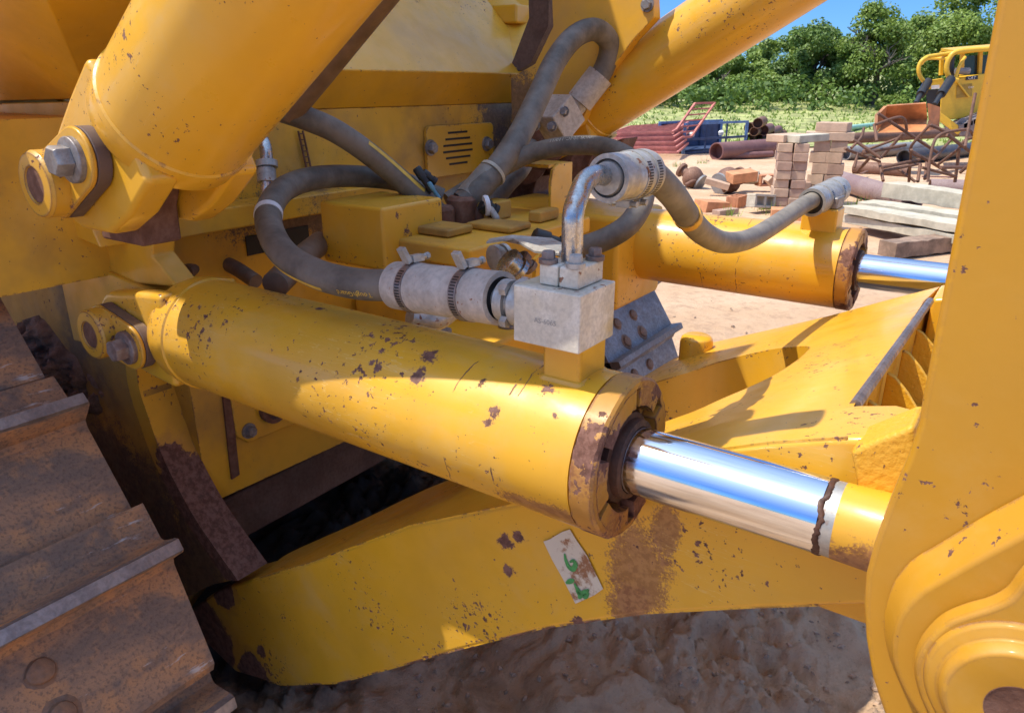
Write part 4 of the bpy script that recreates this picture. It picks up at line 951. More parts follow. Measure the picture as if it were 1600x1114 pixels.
g = MB(); g.lathe((hb.x, PL - .0575, hb.z), (0, -1, 0), [(0, .073), (.006, .070), (.010, .060), (.018, .0575), (.022, .054), (.022, .026), (.021, .0225), (-.05, .0215), (-.05, 0)], 72)
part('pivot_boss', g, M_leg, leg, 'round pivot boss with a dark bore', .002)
g = MB(); g.lathe((hb.x, PL - .0795, hb.z), (0, 1, 0), [(.001, .0232), (.0, .025), (.001, .0295), (.0015, .0295)], 48); part('bore_edge', g, M_rust, leg)
# far leg, behind the near one
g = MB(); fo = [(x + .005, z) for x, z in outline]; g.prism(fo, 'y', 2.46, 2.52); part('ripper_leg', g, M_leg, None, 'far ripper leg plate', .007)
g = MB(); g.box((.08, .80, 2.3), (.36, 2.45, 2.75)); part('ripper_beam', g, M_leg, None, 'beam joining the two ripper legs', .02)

# ------------------------------------------------------------------ the yard behind
def yobj(name, mb, mat, label=None, cat=None, group=None, parent=None, bevel=0, ang=38, origin=None):
    o0 = Vector(origin) if origin is not None else (Vector((0, 0, 0)) if parent else sum((Vector(p) for p in mb.v), Vector()) / len(mb.v))
    if not parent and origin is None: o0.z = min(p[2] for p in mb.v)
    if parent: o0 = Vector(parent['_o'])
    mb.v = [tuple(Vector(p) - o0) for p in mb.v]
    o = link(name, mesh(name, mb, mat, True, ang), parent, None if cat else label, bevel)
    if not parent: o.location = o0
    if cat: tag(o, label, cat, group)
    return o
def yroot(name, at, label, cat, group=None):
    o = empty(name, at); tag(o, label, cat, group); o['_o'] = tuple(at); return o

M_dirtpipe = steel('maroon_pipe_steel', (.19, .085, .075), (.24, .115, .10), 3, .1, .6, bump=.2, fine=60)
M_pinkpipe = steel('dusty_pink_pipe', (.33, .23, .20), (.26, .165, .15), 2.5, .15, .55, bump=.15, fine=40)
M_brownpipe = steel('brown_pipe', (.23, .115, .07), (.16, .08, .05), 4, .1, .65, bump=.2, fine=40)
M_darkpipe = steel('dark_pipe', (.06, .06, .065), (.10, .09, .085), 3, .1, .45, bump=.1, fine=40)
M_greypipe = steel('grey_pipe', (.30, .30, .30), (.22, .20, .19), 3, .2, .5, bump=.1, fine=40)
M_mint = plain('mint_paint', (.33, .55, .43), .5, 0, .15, 4)
M_redp = plain('faded_red_paint', (.50, .17, .13), .7, 0, .25, 6)
M_bluep = plain('blue_paint', (.035, .06, .13), .6, 0, .3, 6)
M_bluel = plain('light_blue_paint', (.10, .19, .36), .5, 0, .3, 6)
M_frame2 = steel('rusty_tube_steel', (.20, .095, .055), (.13, .065, .042), 6, .1, .7, bump=.3, fine=60)
M_conc = plain('weathered_concrete', (.46, .41, .31), .9, 0, .22, 5, .4)
M_wood = plain('weathered_timber', (.26, .17, .115), .85, 0, .4, 6, .5)
M_brick = plain('tan_block', (.46, .31, .215), .9, 0, .14, 8, .35, rnd=.16)
M_clay = plain('orange_clay_block', (.48, .20, .10), .9, 0, .2, 8, .35, rnd=.12)
M_cinder = plain('grey_hollow_block', (.42, .36, .28), .9, 0, .2, 9, .5, rnd=.12)
M_orange = plain('orange_blade_paint', (.44, .17, .06), .6, 0, .4, 3)
M_y2 = plain('bright_yellow_paint', (.70, .42, .03), .4, 0, .12, 3)
M_wht = plain('white_paint', (.75, .74, .70), .5, 0, .1)
M_black2 = plain('black_paint', (.02, .02, .022), .4, 0, .2)
M_glass, t, b = NM('dark_glass'); b.inputs['Base Color'].default_value = (.03, .05, .055, 1); b.inputs['Roughness'].default_value = .06

def ypipe(name, a, b, r, mat, label, cat='pipe', group=None, wall=.12, parent=None, n=24):
    a, b = Vector(a), Vector(b); d = b - a; L = d.length
    g = MB(); g.lathe(a, d, [(.25, r * (1 - wall)), (0, r * (1 - wall)), (0, r), (L, r), (L, r * (1 - wall)), (L - .25, r * (1 - wall))], n)
    return yobj(name, g, mat, label, cat, group, parent)
# bank, grass and low wall
g = MB(); n = 80
def bank(x, y): return .02 + max(0, y - 44) * .028 + max(0, min(1, (y - 23) / 12)) * (.9 + .25 * noise.noise(Vector((x * .15, y * .15, 0)))) + .06 * noise.noise(Vector((x, y, 3)))
bx = [-60 + i * 1.2 for i in range(130)]; by = [22.6 + j * .8 for j in range(24)] + [42 + 3 * j * (1 + j * .07) for j in range(1, 32)]
g.v = [(x, y, bank(x, y)) for y in by for x in bx]; k = len(bx)
g.f = [(j * k + i, j * k + i + 1, (j + 1) * k + i + 1, (j + 1) * k + i) for j in range(len(by) - 1) for i in range(k - 1)]
M_grass = plain('grass', (.30, .31, .11), .9, 0, .45, 1.6, .6)
o = yobj('grass_bank', g, M_grass, 'grassy bank below the trees', origin=(0, 0, 0), ang=180); kind(o, 'structure'); o['label'] = 'grassy bank rising behind the scrap yard'
def leafmat(name, a, b_):
    m, t, b = NM(name); v = objvec(t)
    n_ = noise_(t, v, .9, 3); q = noise_(t, v, 7, 2)
    c = mix_(t, step_(t, math_(t, 'ADD', math_(t, 'MULTIPLY', n_, .5), math_(t, 'MULTIPLY', q, .5)), .35, .65), a, b_)
    t.links.new(c, b.inputs['Base Color']); b.inputs['Roughness'].default_value = .55
    tr = N(t, 'ShaderNodeBsdfTranslucent', {'Color': c}); mx = N(t, 'ShaderNodeMixShader', {0: .32, 1: b.outputs[0], 2: tr.outputs[0]})
    t.links.new(mx.outputs[0], t.nodes['Material Output'].inputs[0]); return m
M_leaf = [leafmat('leaf_green', (.12, .20, .035), (.27, .36, .06)), leafmat('leaf_deep_green', (.075, .14, .03), (.20, .30, .055)), leafmat('leaf_fresh_green', (.15, .23, .04), (.32, .42, .08))]
M_bark = plain('bark', (.10, .085, .07), .9, 0, .35, 5, .8)
gr = random.Random(11); g = MB()
for i in range(7000):
    x = gr.uniform(-6, 26); y = gr.uniform(22.8, 38); z = bank(x, y); hgt = gr.uniform(.04, .15); a = gr.uniform(0, 6.3); ww = .05
    dx, dy = math.cos(a) * ww, math.sin(a) * ww; lx, ly = gr.uniform(-.1, .1), gr.uniform(-.1, .1)
    g.add([(x - dx, y - dy, z - .02), (x + dx, y + dy, z - .02), (x + lx, y + ly, z + hgt)], [(0, 1, 2)])
o = yobj('tall_grass', g, M_leaf[2], origin=(0, 0, 0)); kind(o, 'stuff'); o['label'] = 'tufts of tall grass on the bank'
def tree(u, top_v, base_v, wpx, y, label, mat, seed, leaves=9000, dens=.62, trunk=.16, low=.18, lsize=.10):
    rn = random.Random(seed)
    base = wy(u, base_v, y); base.z = bank(base.x, y) if y < 60 else 0
    H = wy(u, top_v, y).z - base.z; W = wpx * y / 1155 / 2
    root_ = empty('tree', base); tag(root_, label, 'tree', 'trees behind the scrap yard')
    tb = MB(); limbs = []
    def limb(p, d, L, r, dep):
        q = [p]; dd = d.copy()
        for i in range(4):
            dd = (dd + Vector((rn.uniform(-.3, .3), rn.uniform(-.3, .3), rn.uniform(-.05, .2)))).normalized(); q.append(q[-1] + dd * L / 4)
        tb.tube(q, [r, r * .45], 7 if dep else 10, 2); limbs.append(q[-1]); limbs.append(q[2])
        if dep < 3:
            for i in range(3 if dep else 5):
                a = rn.uniform(0, 6.283); k = rn.uniform(.45, 1)
                nd = (dd * .6 + Vector((math.cos(a), math.sin(a), rn.uniform(-.1, .6))) * .8).normalized()
                limb(q[1 + rn.randint(1, 3)], nd, L * rn.uniform(.5, .75), r * .5, dep + 1)
    limb(Vector((0, 0, -.2)), Vector((rn.uniform(-.15, .15), rn.uniform(-.1, .1), 1)).normalized(), H * .5, trunk, 0)
    link('trunk', mesh('trunk', tb, M_bark), root_)
    lb = MB(); cl = []
    for i in range(int(75 * dens / .62)):
        for _ in range(40):
            x, yy, z = rn.uniform(-1, 1), rn.uniform(-1, 1), rn.uniform(low, 1)
            zz = (z - .55) / .47
            rad_ = math.sqrt(x * x + yy * yy)
            lim = math.sqrt(max(0, 1 - zz * zz)) * (.82 + .3 * noise.noise(Vector((x * 2 + seed, yy * 2, z * 2))))
            if z < .55: lim = max(lim, .75)
            if rad_ < lim and rad_ > lim * .25: break
        cl.append((Vector((x * W, yy * W, z * H)), rn.uniform(.09, .20) * min(2 * W, H)))
    per = int(leaves * 2.6) // len(cl)
    for c_, rr in cl:
        sx = rn.uniform(.8, 1.4)
        for k in range(per):
            d = Vector((rn.gauss(0, 1), rn.gauss(0, 1), rn.gauss(0, .75))); d = d / max(.3, d.length) * rn.random() ** .45 * rr; d.x *= sx
            p = c_ + d; s = lsize * rn.uniform(.45, 1.1)
            nrm = (d.normalized() * .7 + Vector((rn.uniform(-1, 1), rn.uniform(-1, 1), rn.uniform(-.2, 1.2)))).normalized()
            a = nrm.cross(Vector((rn.uniform(-1, 1), rn.uniform(-1, 1), rn.uniform(-1, 1)))).normalized(); b_ = nrm.cross(a)
            lb.add([p - a * s, p - b_ * s * .55 + a * s * .1, p + a * s, p + b_ * s * .55 + a * s * .1], [(0, 1, 2, 3)])
    me = bpy.data.meshes.new('crown'); me.from_pydata(lb.v, [], lb.f); me.materials.append(mat); link('crown', me, root_)
for i, a in enumerate([
    (1010, 105, 178, 190, 36, 'dark leafy tree showing just below the far upper cylinder', 1, 6000),
    (1120, 88, 178, 190, 38, 'broad leafy tree beside the far upper cylinder, behind the red panels', 0, 11000),
    (1200, 66, 178, 150, 40, 'bright leafy tree standing behind the blue rack', 2, 10000),
    (1270, 44, 178, 160, 37, 'dense green tree above the block stacks', 1, 12000),
    (1356, 10, 180, 110, 35, 'tall thin crowned tree with a dark gnarled trunk against the sky', 0, 5000),
    (1425, 28, 178, 130, 39, 'bushy tree left of the second bulldozer', 1, 10000),
    (1490, -25, 178, 190, 37, 'large spreading tree over the second bulldozer', 2, 14000),
    (1600, -10, 178, 200, 40, 'tree half hidden behind the ripper leg', 0, 6000),
    (1335, 140, 183, 70, 43, 'low bush behind the trunk of the tall thin tree', 1, 3500),
    (1415, 146, 183, 90, 42, 'low wide bush under the gap between the trees', 0, 4500),
    (1395, 150, 182, 60, 33, 'small bright bush left of the second bulldozer', 2, 4000),
    (1160, 130, 182, 120, 45, 'low bush in the shade behind the broad tree', 1, 4000)]):
    tree(a[0], a[1], a[2], a[3], a[4], a[5], M_leaf[a[6]], 40 + i, a[7], trunk=.2 if i == 4 else .15, low=.34 if i == 4 else .08 if i < 8 else .02, dens=.34 if i == 4 else .5)
ur = random.Random(77); g = MB()
for i in range(260):
    x = ur.uniform(2, 27); y = 32.5 + ur.uniform(0, 5) + 1.2 * noise.noise(Vector((x * .5, 0, 0))); zb = bank(x, y); hh = ur.uniform(.1, .9); rr = ur.uniform(.3, .6)
    for k in range(42):
        d = Vector((ur.gauss(0, 1), ur.gauss(0, 1), ur.gauss(0, .8))); d = d / max(.3, d.length) * ur.random() ** .4 * rr
        p = Vector((x, y, zb + hh)) + d; s_ = ur.uniform(.06, .15); nn = (d.normalized() + Vector((ur.uniform(-1, 1), ur.uniform(-1, 1), ur.uniform(0, 1.2)))).normalized()
        a = nn.cross(Vector((ur.uniform(-1, 1), ur.uniform(-1, 1), ur.uniform(-1, 1)))).normalized(); b_ = nn.cross(a)
        g.add([p - a * s_, p - b_ * s_ * .6, p + a * s_, p + b_ * s_ * .6], [(0, 1, 2, 3)])
me = bpy.data.meshes.new('undergrowth'); me.from_pydata(g.v, [], g.f); me.materials.append(M_leaf[1]); kind(link('undergrowth', me, None, 'dense dark undergrowth along the foot of the trees'), 'stuff')
# low grey wall
p0, p1 = gp(1150, 196), gp(1300, 190); g = MB(); d = p1 - p0; nrm = Vector((-d.y, d.x, 0)).normalized() * .1
g.solid([p0, p1, p1 + nrm, p0 + nrm], [q + Vector((0, 0, .32)) for q in (p0, p1, p1 + nrm, p0 + nrm)]); yobj('low_wall', g, M_conc, 'low grey wall at the foot of the grassy bank', 'wall')

# block stacks
ORD = ['bottom', 'second', 'third', 'fourth', 'fifth', 'sixth', 'seventh', 'eighth', 'ninth', 'tenth']
def blockmesh(a, b_, c_, name='block'):
    g = MB(); g.box((-a / 2, -b_ / 2, 0), (a / 2, b_ / 2, c_)); return mesh(name, g, M_brick)
sr = random.Random(5)
base = gp(1226, 333); ang = R_(-14); ca_, sa_ = math.cos(ang), math.sin(ang)
ey = base.y; px = ey / 1155
bw, bh = 21.5 * px, 13.2 * px
BM = blockmesh(bw * .97, .40, bh * .97)
for c_ in range(2):
    for k in range(8):
        o = bpy.data.objects.new('block', BM); col.objects.link(o)
        lx = (c_ - .5) * bw * 1.02 + sr.uniform(-.008, .008)
        o.location = base + Vector((lx * ca_, lx * sa_ + sr.uniform(-.02, .02), k * bh)); o.rotation_euler = (0, 0, ang + sr.uniform(-.05, .05))
        bv = o.modifiers.new('bevel', 'BEVEL'); bv.width = .008; bv.segments = 2
        tag(o, 'tan block in the narrow stack, %s column, %s course from the ground' % (('left', 'right')[c_], ORD[k]), 'block', 'blocks in the narrow stack')
topz = 8 * bh
for i, (dx, dy, L, m, lab) in enumerate(((-.13, .02, .62, M_brick, 'long tan slab lying on top of the narrow stack, at the back'), (.10, -.05, .75, M_conc, 'pale slab lying on top of the narrow stack, in front'))):
    g = MB(); g.box((-.14, -L / 2, 0), (.14, L / 2, .10)); o = link('slab', mesh('slab', g, m), None, None, .01)
    o.location = base + Vector((dx + .1, dy + .15, topz + .002 + (.06 if i == 0 else 0) * 0)); o.rotation_euler = (0, 0, R_(-52)); tag(o, lab, 'slab', 'slabs on the narrow stack')
    if i == 0: o.location.z += .001
b2 = gp(1283, 322); a2 = R_(-24); c2_, s2_ = math.cos(a2), math.sin(a2); px2 = b2.y / 1155
LW, DW, HH = 47 * px2, 28 * px2, 16.3 * px2
BL = blockmesh(LW * .49, DW * .98, HH * .965)
for k in range(6):
    for c_ in range(2):
        o = bpy.data.objects.new('block', BL); col.objects.link(o)
        lx = (c_ - .5) * LW * .5 + sr.uniform(-.012, .012) + (.02 if k % 2 else -.02)
        o.location = b2 + Vector((lx * c2_, lx * s2_, k * HH)); o.rotation_euler = (0, 0, a2 + sr.uniform(-.04, .04))
        bv = o.modifiers.new('bevel', 'BEVEL'); bv.width = .008; bv.segments = 2
        tag(o, 'tan block in the wide stack, %s end, %s course from the ground' % (('left', 'right')[c_], ORD[k]), 'block', 'blocks in the wide stack')
for k in range(3):
    o = bpy.data.objects.new('block', BM); col.objects.link(o); lx = -LW * .5 - .13
    o.location = b2 + Vector((lx * c2_ + .02 * k, lx * s2_ - .05, k * bh)); o.rotation_euler = (0, 0, a2 + .1 * k)
    bv = o.modifiers.new('bevel', 'BEVEL'); bv.width = .008; bv.segments = 2
    tag(o, 'tan block in the short column against the wide stack, %s from the ground' % ORD[k], 'block', 'blocks in the short column')
g = MB(); g.box((-.33, -.16, 0), (.33, .16, .12)); o = link('slab', mesh('slab', g, M_brick), None, None, .01); o.location = b2 + Vector((-.02, 0, 6 * HH)); o.rotation_euler = (0, 0, a2 + .06); tag(o, 'thick tan slab lying across the top of the wide stack', 'slab')
g = MB(); g.box((-.22, -.15, 0), (.22, .15, .13)); o = link('slab', mesh('slab', g, M_brick), None, None, .01); o.location = b2 + Vector((.03, .02, 6 * HH + .122)); o.rotation_euler = (0, 0, a2 - .2); tag(o, 'short tan slab topmost on the wide stack', 'slab')
# loose hollow and solid blocks
def hollow(L, D, Hh, mat):
    g = MB(); w_ = .035
    g.box((-L / 2, -D / 2, 0), (L / 2, -D / 2 + w_, Hh)); g.box((-L / 2, D / 2 - w_, 0), (L / 2, D / 2, Hh))
    for x in (-L / 2, -w_ / 2, L / 2 - w_): g.box((x + (.001 if x < -.1 else 0), -D / 2 + w_, .001), (x + w_ - (.001 if x > .1 else 0), D / 2 - w_, Hh - .001))
    return mesh('hollow_block', g, mat)
HC, HG = hollow(.36, .19, .19, M_clay), hollow(.36, .19, .19, M_cinder)
gs = MB(); gs.box((-.22, -.14, 0), (.22, .14, .16)); SB = mesh('block', gs, M_clay)
gs = MB(); gs.box((-.2, -.07, 0), (.2, .07, .10)); SP = mesh('block', gs, M_brick)
for (u, v_, z_, dat, rot, lab) in [
    (1110, 331, .0, SB, (.05, .1, .5), 'large orange block at the left of the loose heap'),
    (1150, 326, .0, HC, (0, 0, .9), 'orange hollow block low in the loose heap'),
    (1156, 304, .22, SB, (.1, -.1, .2), 'orange solid block resting on the hollow one'),
    (1180, 334, .0, HG, (1.45, .1, .35), 'grey hollow block standing on its end in the heap'),
    (1206, 330, .0, HG, (.4, .2, -.5), 'grey hollow block tipped over at the right of the heap'),
    (1192, 297, .0, HC, (1.571, 0, .25), 'tall red hollow block standing beside the narrow stack'),
    (1168, 296, .0, HG, (1.2, 0, -.4), 'small grey hollow block behind the orange ones'),
    (1118, 305, .14, SP, (.1, .25, -.3), 'tan brick lying on the large orange block'),
    (1133, 338, .0, SP, (0, 0, .6), 'tan brick half hidden in front of the heap'),
    (1204, 312, .18, SP, (.2, .7, .4), 'tan brick leaning on the tipped hollow block'),
    (1230, 345, .0, SB, (0, 0, -.3), 'orange block under the far coupling')]:
    o = bpy.data.objects.new(dat.name.split('.')[0], dat); col.objects.link(o); o.location = gp(u, v_); o.location.z = z_ + (.18 if rot[0] > 1 else 0); o.rotation_euler = rot
    bv = o.modifiers.new('bevel', 'BEVEL'); bv.width = .006; bv.segments = 2
    tag(o, lab, 'block', 'loose blocks in the heap')
# rusty valves lying on the sand
for (u, v_, sc_, yaw, tilt, lab) in ((1080, 292, 1.0, 2.4, .5, 'rusty round valve body lying tilted on the sand'), (1137, 300, 1.15, .6, .2, 'dusty round valve body with a flat flange beside the blocks')):
    at = gp(u, v_); r0 = yroot('valve_body', at, lab, 'valve', 'valves on the sand')
    d = Vector((math.cos(yaw), math.sin(yaw), tilt)).normalized(); g = MB()
    g.lathe(at + Vector((0, 0, .17 * sc_)), d, [(-.19 * sc_, 0), (-.19 * sc_, .10 * sc_), (-.15 * sc_, .15 * sc_), (-.05 * sc_, .19 * sc_), (.04 * sc_, .19 * sc_), (.10 * sc_, .15 * sc_), (.12 * sc_, .09 * sc_), (.22 * sc_, .08 * sc_), (.22 * sc_, .13 * sc_), (.27 * sc_, .13 * sc_), (.27 * sc_, .0)], 26)
    yobj('valve_shell', g, M_brownpipe, None, None, None, r0)
    g = MB(); g.lathe(at + Vector((0, 0, .17 * sc_)), d, [(-.22 * sc_, .16 * sc_), (-.185 * sc_, .16 * sc_), (-.185 * sc_, .05)], 24); yobj('flange', g, M_greypipe, None, None, None, r0)
    g = MB(); q = at + d * .1; g.tube([at + Vector((.1, -.1, .05)), at + Vector((.0, -.2, .12)), at + Vector((-.15, -.22, .05))], .04, 10, 4); yobj('stem', g, M_rust, None, None, None, r0)
# pipes
ypipe('steel_pipe', gp(1119, 237, .21), gp(1215, 229, .21), .21, M_dirtpipe, 'maroon pipe lying in front of the blue rack')
ypipe('steel_pipe', gp(1141, 244, .08), gp(1206, 241, .08), .08, M_dirtpipe, 'thin maroon pipe in front of the thick maroon one')
ypipe('steel_pipe', gp(1312, 282, .16), gp(1425, 316, .16), .16, M_pinkpipe, 'dusty pink pipe lying behind the planks')
ypipe('steel_pipe', gp(1452, 293, .14), gp(1560, 297, .14), .14, M_pinkpipe, 'pale pipe with an open end by the ripper leg')
ypipe('steel_pipe', gp(1335, 262, .13), gp(1420, 268, .13), .13, M_brownpipe, 'short brown pipe under the tube frames')
ypipe('steel_pipe', gp(1322, 217, .42), gp(1560, 203, .42), .14, M_brownpipe, 'long brown pipe running behind the tube frames')
ypipe('steel_pipe', gp(1320, 240, .15), gp(1440, 231, .15), .17, M_greypipe, 'grey pipe lying under the long brown pipe')
ypipe('steel_pipe', gp(1412, 246, .16), gp(1560, 228, .16), .17, M_darkpipe, 'black pipe beside the second bulldozer blade')
rp = random.Random(8)
for i, (u, v_, z_) in enumerate(((1172, 217, .16), (1186, 216, .16), (1200, 214, .16), (1178, 206, .44), (1193, 204, .44), (1170, 200, .5), (1184, 193, .7), (1203, 208, .3))):
    a = gp(u, v_, z_); dd = Vector((rp.uniform(.5, 1.1), rp.uniform(.8, 1.5), rp.uniform(-.05, .1)))
    ypipe('short_pipe', a, a + dd, rp.uniform(.12, .16), (M_brownpipe, M_dirtpipe, M_rust)[i % 3], ('rusty short pipe in the pile behind the maroon pipe, ' + ('bottom row left', 'bottom row middle', 'bottom row right', 'second row left', 'second row right', 'upper left', 'topmost', 'right edge')[i]), 'pipe', 'short pipes in the pile')
for i, (u, v_, h_) in enumerate(((1272, 193, .52), (1284, 192, .60), (1297, 194, .42))):
    at = gp(u, v_); ypipe('rusty_drum', at, at + Vector((0, 0, h_)), .13, (M_brownpipe, M_frame2, M_rust)[i], ('upright rusty pipe piece on the left', 'tall rusty pipe piece in the middle', 'short dark pipe piece on the right')[i] + ' behind the block stacks', 'pipe', 'upright pipe pieces')
for i, (u1, v1, u2, v2, z_, r_) in enumerate(((1302, 209, 1385, 200, .20, .10), (1300, 203, 1372, 195, .38, .09), (1312, 214, 1392, 208, .12, .08))):
    ypipe('mint_pipe', gp(u1, v1, z_), gp(u2, v2, z_), r_, M_mint, ('mint green pipe in the middle of its pile', 'mint green pipe on top of its pile', 'mint green pipe lowest in its pile')[i], 'pipe', 'mint green pipes')
at = gp(1338, 197); r0 = yroot('mint_tank', at, 'pale mint tank with a white ball on top', 'tank'); g = MB()
g.lathe(at + Vector((-.6, 0, .25)), (1, .1, 0), [(0, 0), (.05, .15), (.2, .25), (1.0, .25), (1.15, .15), (1.2, 0)], 24); yobj('shell', g, M_mint, None, None, None, r0)
g = MB(); g.lathe(at + Vector((0, 0, .42)), (0, 0, 1), [(0, .05), (.08, .08), (.1, .16), (.2, .2), (.3, .18), (.38, .09), (.4, 0)], 20); yobj('ball', g, M_wht, None, None, None, r0)
# blue rack
A, B = gp(1067, 243), gp(1163, 236); ex = (B - A); Lr = ex.length; ex /= Lr; ey_ = Vector((-ex.y, ex.x, 0)); Hh = 45 * A.y / 1155
r0 = yroot('blue_rack', A, 'open blue steel rack with three bays beside the red panels', 'rack')
W3 = lambda x, y, z: A + ex * x + ey_ * y + Vector((0, 0, z))
for i in range(4):
    for d_ in (0, .9):
        g = MB(); x = Lr * i / 3; g.bar(W3(x, d_, 0), W3(x, d_, Hh), .07 if i in (0, 3) else .04); yobj('post', g, M_bluel if i in (0, 3) else M_bluep, None, None, None, r0)
for d_, z_ in ((0, Hh), (.9, Hh), (0, .05), (.9, .05), (0, Hh * .5)):
    g = MB(); g.bar(W3(-.03, d_, z_), W3(Lr + .03, d_, z_), .06); yobj('rail', g, M_bluel if z_ > .4 else M_bluep, None, None, None, r0)
g = MB(); g.solid([W3(0, .93, .05), W3(Lr, .93, .05), W3(Lr, .93, Hh), W3(0, .93, Hh)], [W3(0, .96, .05), W3(Lr, .96, .05), W3(Lr, .96, Hh), W3(0, .96, Hh)]); yobj('back_panel', g, M_bluep, None, None, None, r0)
g = MB(); g.solid([W3(.02, .03, .1), W3(Lr - .02, .03, .1), W3(Lr - .02, .90, .1), W3(.02, .90, .1)], [W3(.02, .03, .13), W3(Lr - .02, .03, .13), W3(Lr - .02, .9, .13), W3(.02, .9, .13)]); yobj('floor_panel', g, M_bluep, None, None, None, r0)
for x in (.25, .72):
    g = MB(); g.lathe(W3(Lr * x, .3, Hh * .55), (0, 0, 1), [(0, .06), (.08, .08), (.12, .05), (.14, 0)], 14); yobj('lamp_body', g, M_wht, None, None, None, r0)
# red panels
def panel(c0, c1, c2, c3, nr, label, wd=.05):
    c = [Vector(x) for x in (c0, c1, c2, c3)]
    r0 = yroot('red_panel', (c[0] + c[2]) / 2, label, 'gate panel', 'red steel panels')
    g = MB()
    for i in range(4): g.bar(c[i], c[(i + 1) % 4], wd)
    yobj('panel_frame', g, M_redp, None, None, None, r0)
    for k in range(1, nr):
        f = k / nr; g = MB(); g.bar(c[0].lerp(c[3], f), c[1].lerp(c[2], f), wd * .7); yobj('rung', g, M_redp, None, None, None, r0)
yr = 19.5
panel(wy(1046, 218, yr), wy(1080, 214, yr + .3), wy(1117, 161, yr + 1.4), wy(1086, 162, yr + 1.1), 6, 'red ladder-like panel propped up steeply, with its open end highest')
for k in range(5):
    v0 = 238 - k * 7
    panel(wy(965 - 4 * k, v0, yr - 1 + .25 * k), wy(1058 - 2 * k, v0 + 1 - k, yr - 1.2 + .25 * k), wy(1075, v0 - 14 - k, yr + .6 + .25 * k), wy(985, v0 - 12, yr + .8 + .25 * k), 7, ('lowest', 'second lowest', 'middle', 'second highest', 'highest')[k] + ' red panel lying in the leaning pile')
# rusty tube frames
FR = {'left': [[(1368, 195), (1400, 184), (1413, 187), (1417, 204)], [(1372, 178), (1433, 218), (1467, 240)], [(1366, 195), (1370, 221)], [(1411, 209), (1377, 247)], [(1320, 233), (1375, 253)], [(1334, 219), (1377, 248)], [(1348, 237), (1410, 214)], [(1347, 240), (1415, 227)], [(1330, 232), (1345, 216), (1350, 200)], [(1374, 253), (1380, 283)], [(1340, 240), (1335, 262)], [(1360, 246), (1340, 268)]],
      'middle': [[(1453, 195), (1422, 234), (1449, 250)], [(1454, 196), (1472, 204), (1500, 225)], [(1485, 220), (1456, 252)], [(1422, 236), (1462, 258), (1490, 276)], [(1424, 234), (1420, 284)], [(1438, 257), (1434, 284)], [(1400, 262), (1430, 284)], [(1378, 262), (1436, 250)], [(1379, 268), (1438, 256)], [(1449, 250), (1445, 280)]],
      'right': [[(1450, 284), (1452, 257), (1458, 227), (1465, 214), (1480, 207), (1512, 203), (1521, 212)], [(1492, 285), (1496, 257), (1499, 232), (1508, 220), (1519, 216), (1545, 214)], [(1524, 146), (1512, 207), (1508, 230)], [(1480, 211), (1517, 238)], [(1440, 262), (1494, 276)], [(1500, 270), (1530, 245)], [(1465, 258), (1500, 232)], [(1470, 262), (1510, 262)]]}
for i, (k_, lines) in enumerate(FR.items()):
    y0 = (10.6, 10.3, 10.0)[i]; c0 = wy(1400, 280, y0); c0.z = 0; c0.x += (-.2, .2, .6)[i]
    r0 = yroot('tube_frame', c0, ('rusty bent tube frame lying at the left of the tangle, by the wide stack', 'rusty angled tube frame in the middle of the tangle', 'rusty arched tube frame next to the ripper leg')[i], 'scrap frame', 'rusty tube frames')
    for j, ln in enumerate(lines):
        pts = [wy(u, v_, y0 + .28 * math.sin(j * 2.3) + .35 * (q / max(1, len(ln) - 1) - .5) * math.cos(j * 1.7)) for q, (u, v_) in enumerate(ln)]
        for p in pts: p.z = max(.02, p.z)
        g = MB(); g.tube(pts, .019 + .003 * (j % 2), 9, 5); yobj('tube', g, M_frame2, None, None, None, r0)
ry = random.Random(4)
for i, (u, v_, m_, lab) in enumerate(((1345, 272, M_frame2, 'rusty metal strip lying under the left tube frame'), (1405, 262, M_conc, 'pale narrow strip lying under the middle tube frame'), (1470, 270, M_wood, 'brown stick lying under the right tube frame'), (1440, 276, M_dirtpipe, 'maroon metal strip lying between the tube frames'), (1500, 264, M_bluel, 'pale blue sheet strip lying beside the ripper leg'))):
    a = gp(u, v_, .12); d = Vector((.25 + .08 * i, (.3, -.2, .25, -.3, .1)[i], .02))
    g = MB(); g.bar(a, a + d, .05, .02); yobj('scrap_strip', g, m_, lab, 'scrap strip')
# planks and timber
def plank(name, pl_, pr, depth, thick, mat, label, cat, group=None, seed=0):
    pl_, pr = Vector(pl_), Vector(pr); ex = (pr - pl_); L = ex.length; ex /= L; ey = Vector((-ex.y, ex.x, 0)).normalized(); rn = random.Random(seed); g = MB()
    prev = None; n = 14
    for i in range(n + 1):
        c = pl_ + ex * L * i / n; e = lambda: rn.uniform(-.008, .008)
        ring = [c + Vector((0, 0, e())), c + ey * (depth + e()) + Vector((0, 0, e())), c + ey * depth + Vector((0, 0, -thick + e())), c + Vector((0, 0, -thick + e()))]
        if prev: g.loops(prev, ring)
        else: g.cap(ring)
        prev = ring
    g.cap(prev); return yobj(name, g, mat, label, cat, group, None, .006)
plank('concrete_plank', gp(1318, 335, .20), gp(1560, 380, .20), .42, .10, M_conc, 'lower weathered plank in the pile beyond the chrome rod', 'plank', 'planks in the pile', 1)
plank('concrete_plank', gp(1316, 322, .31), gp(1560, 362, .31), .34, .09, M_conc, 'upper front weathered plank in the pile', 'plank', 'planks in the pile', 2)
plank('concrete_plank', gp(1340, 315, .32), gp(1560, 345, .32), .34, .09, M_conc, 'upper rear weathered plank in the pile', 'plank', 'planks in the pile', 3)
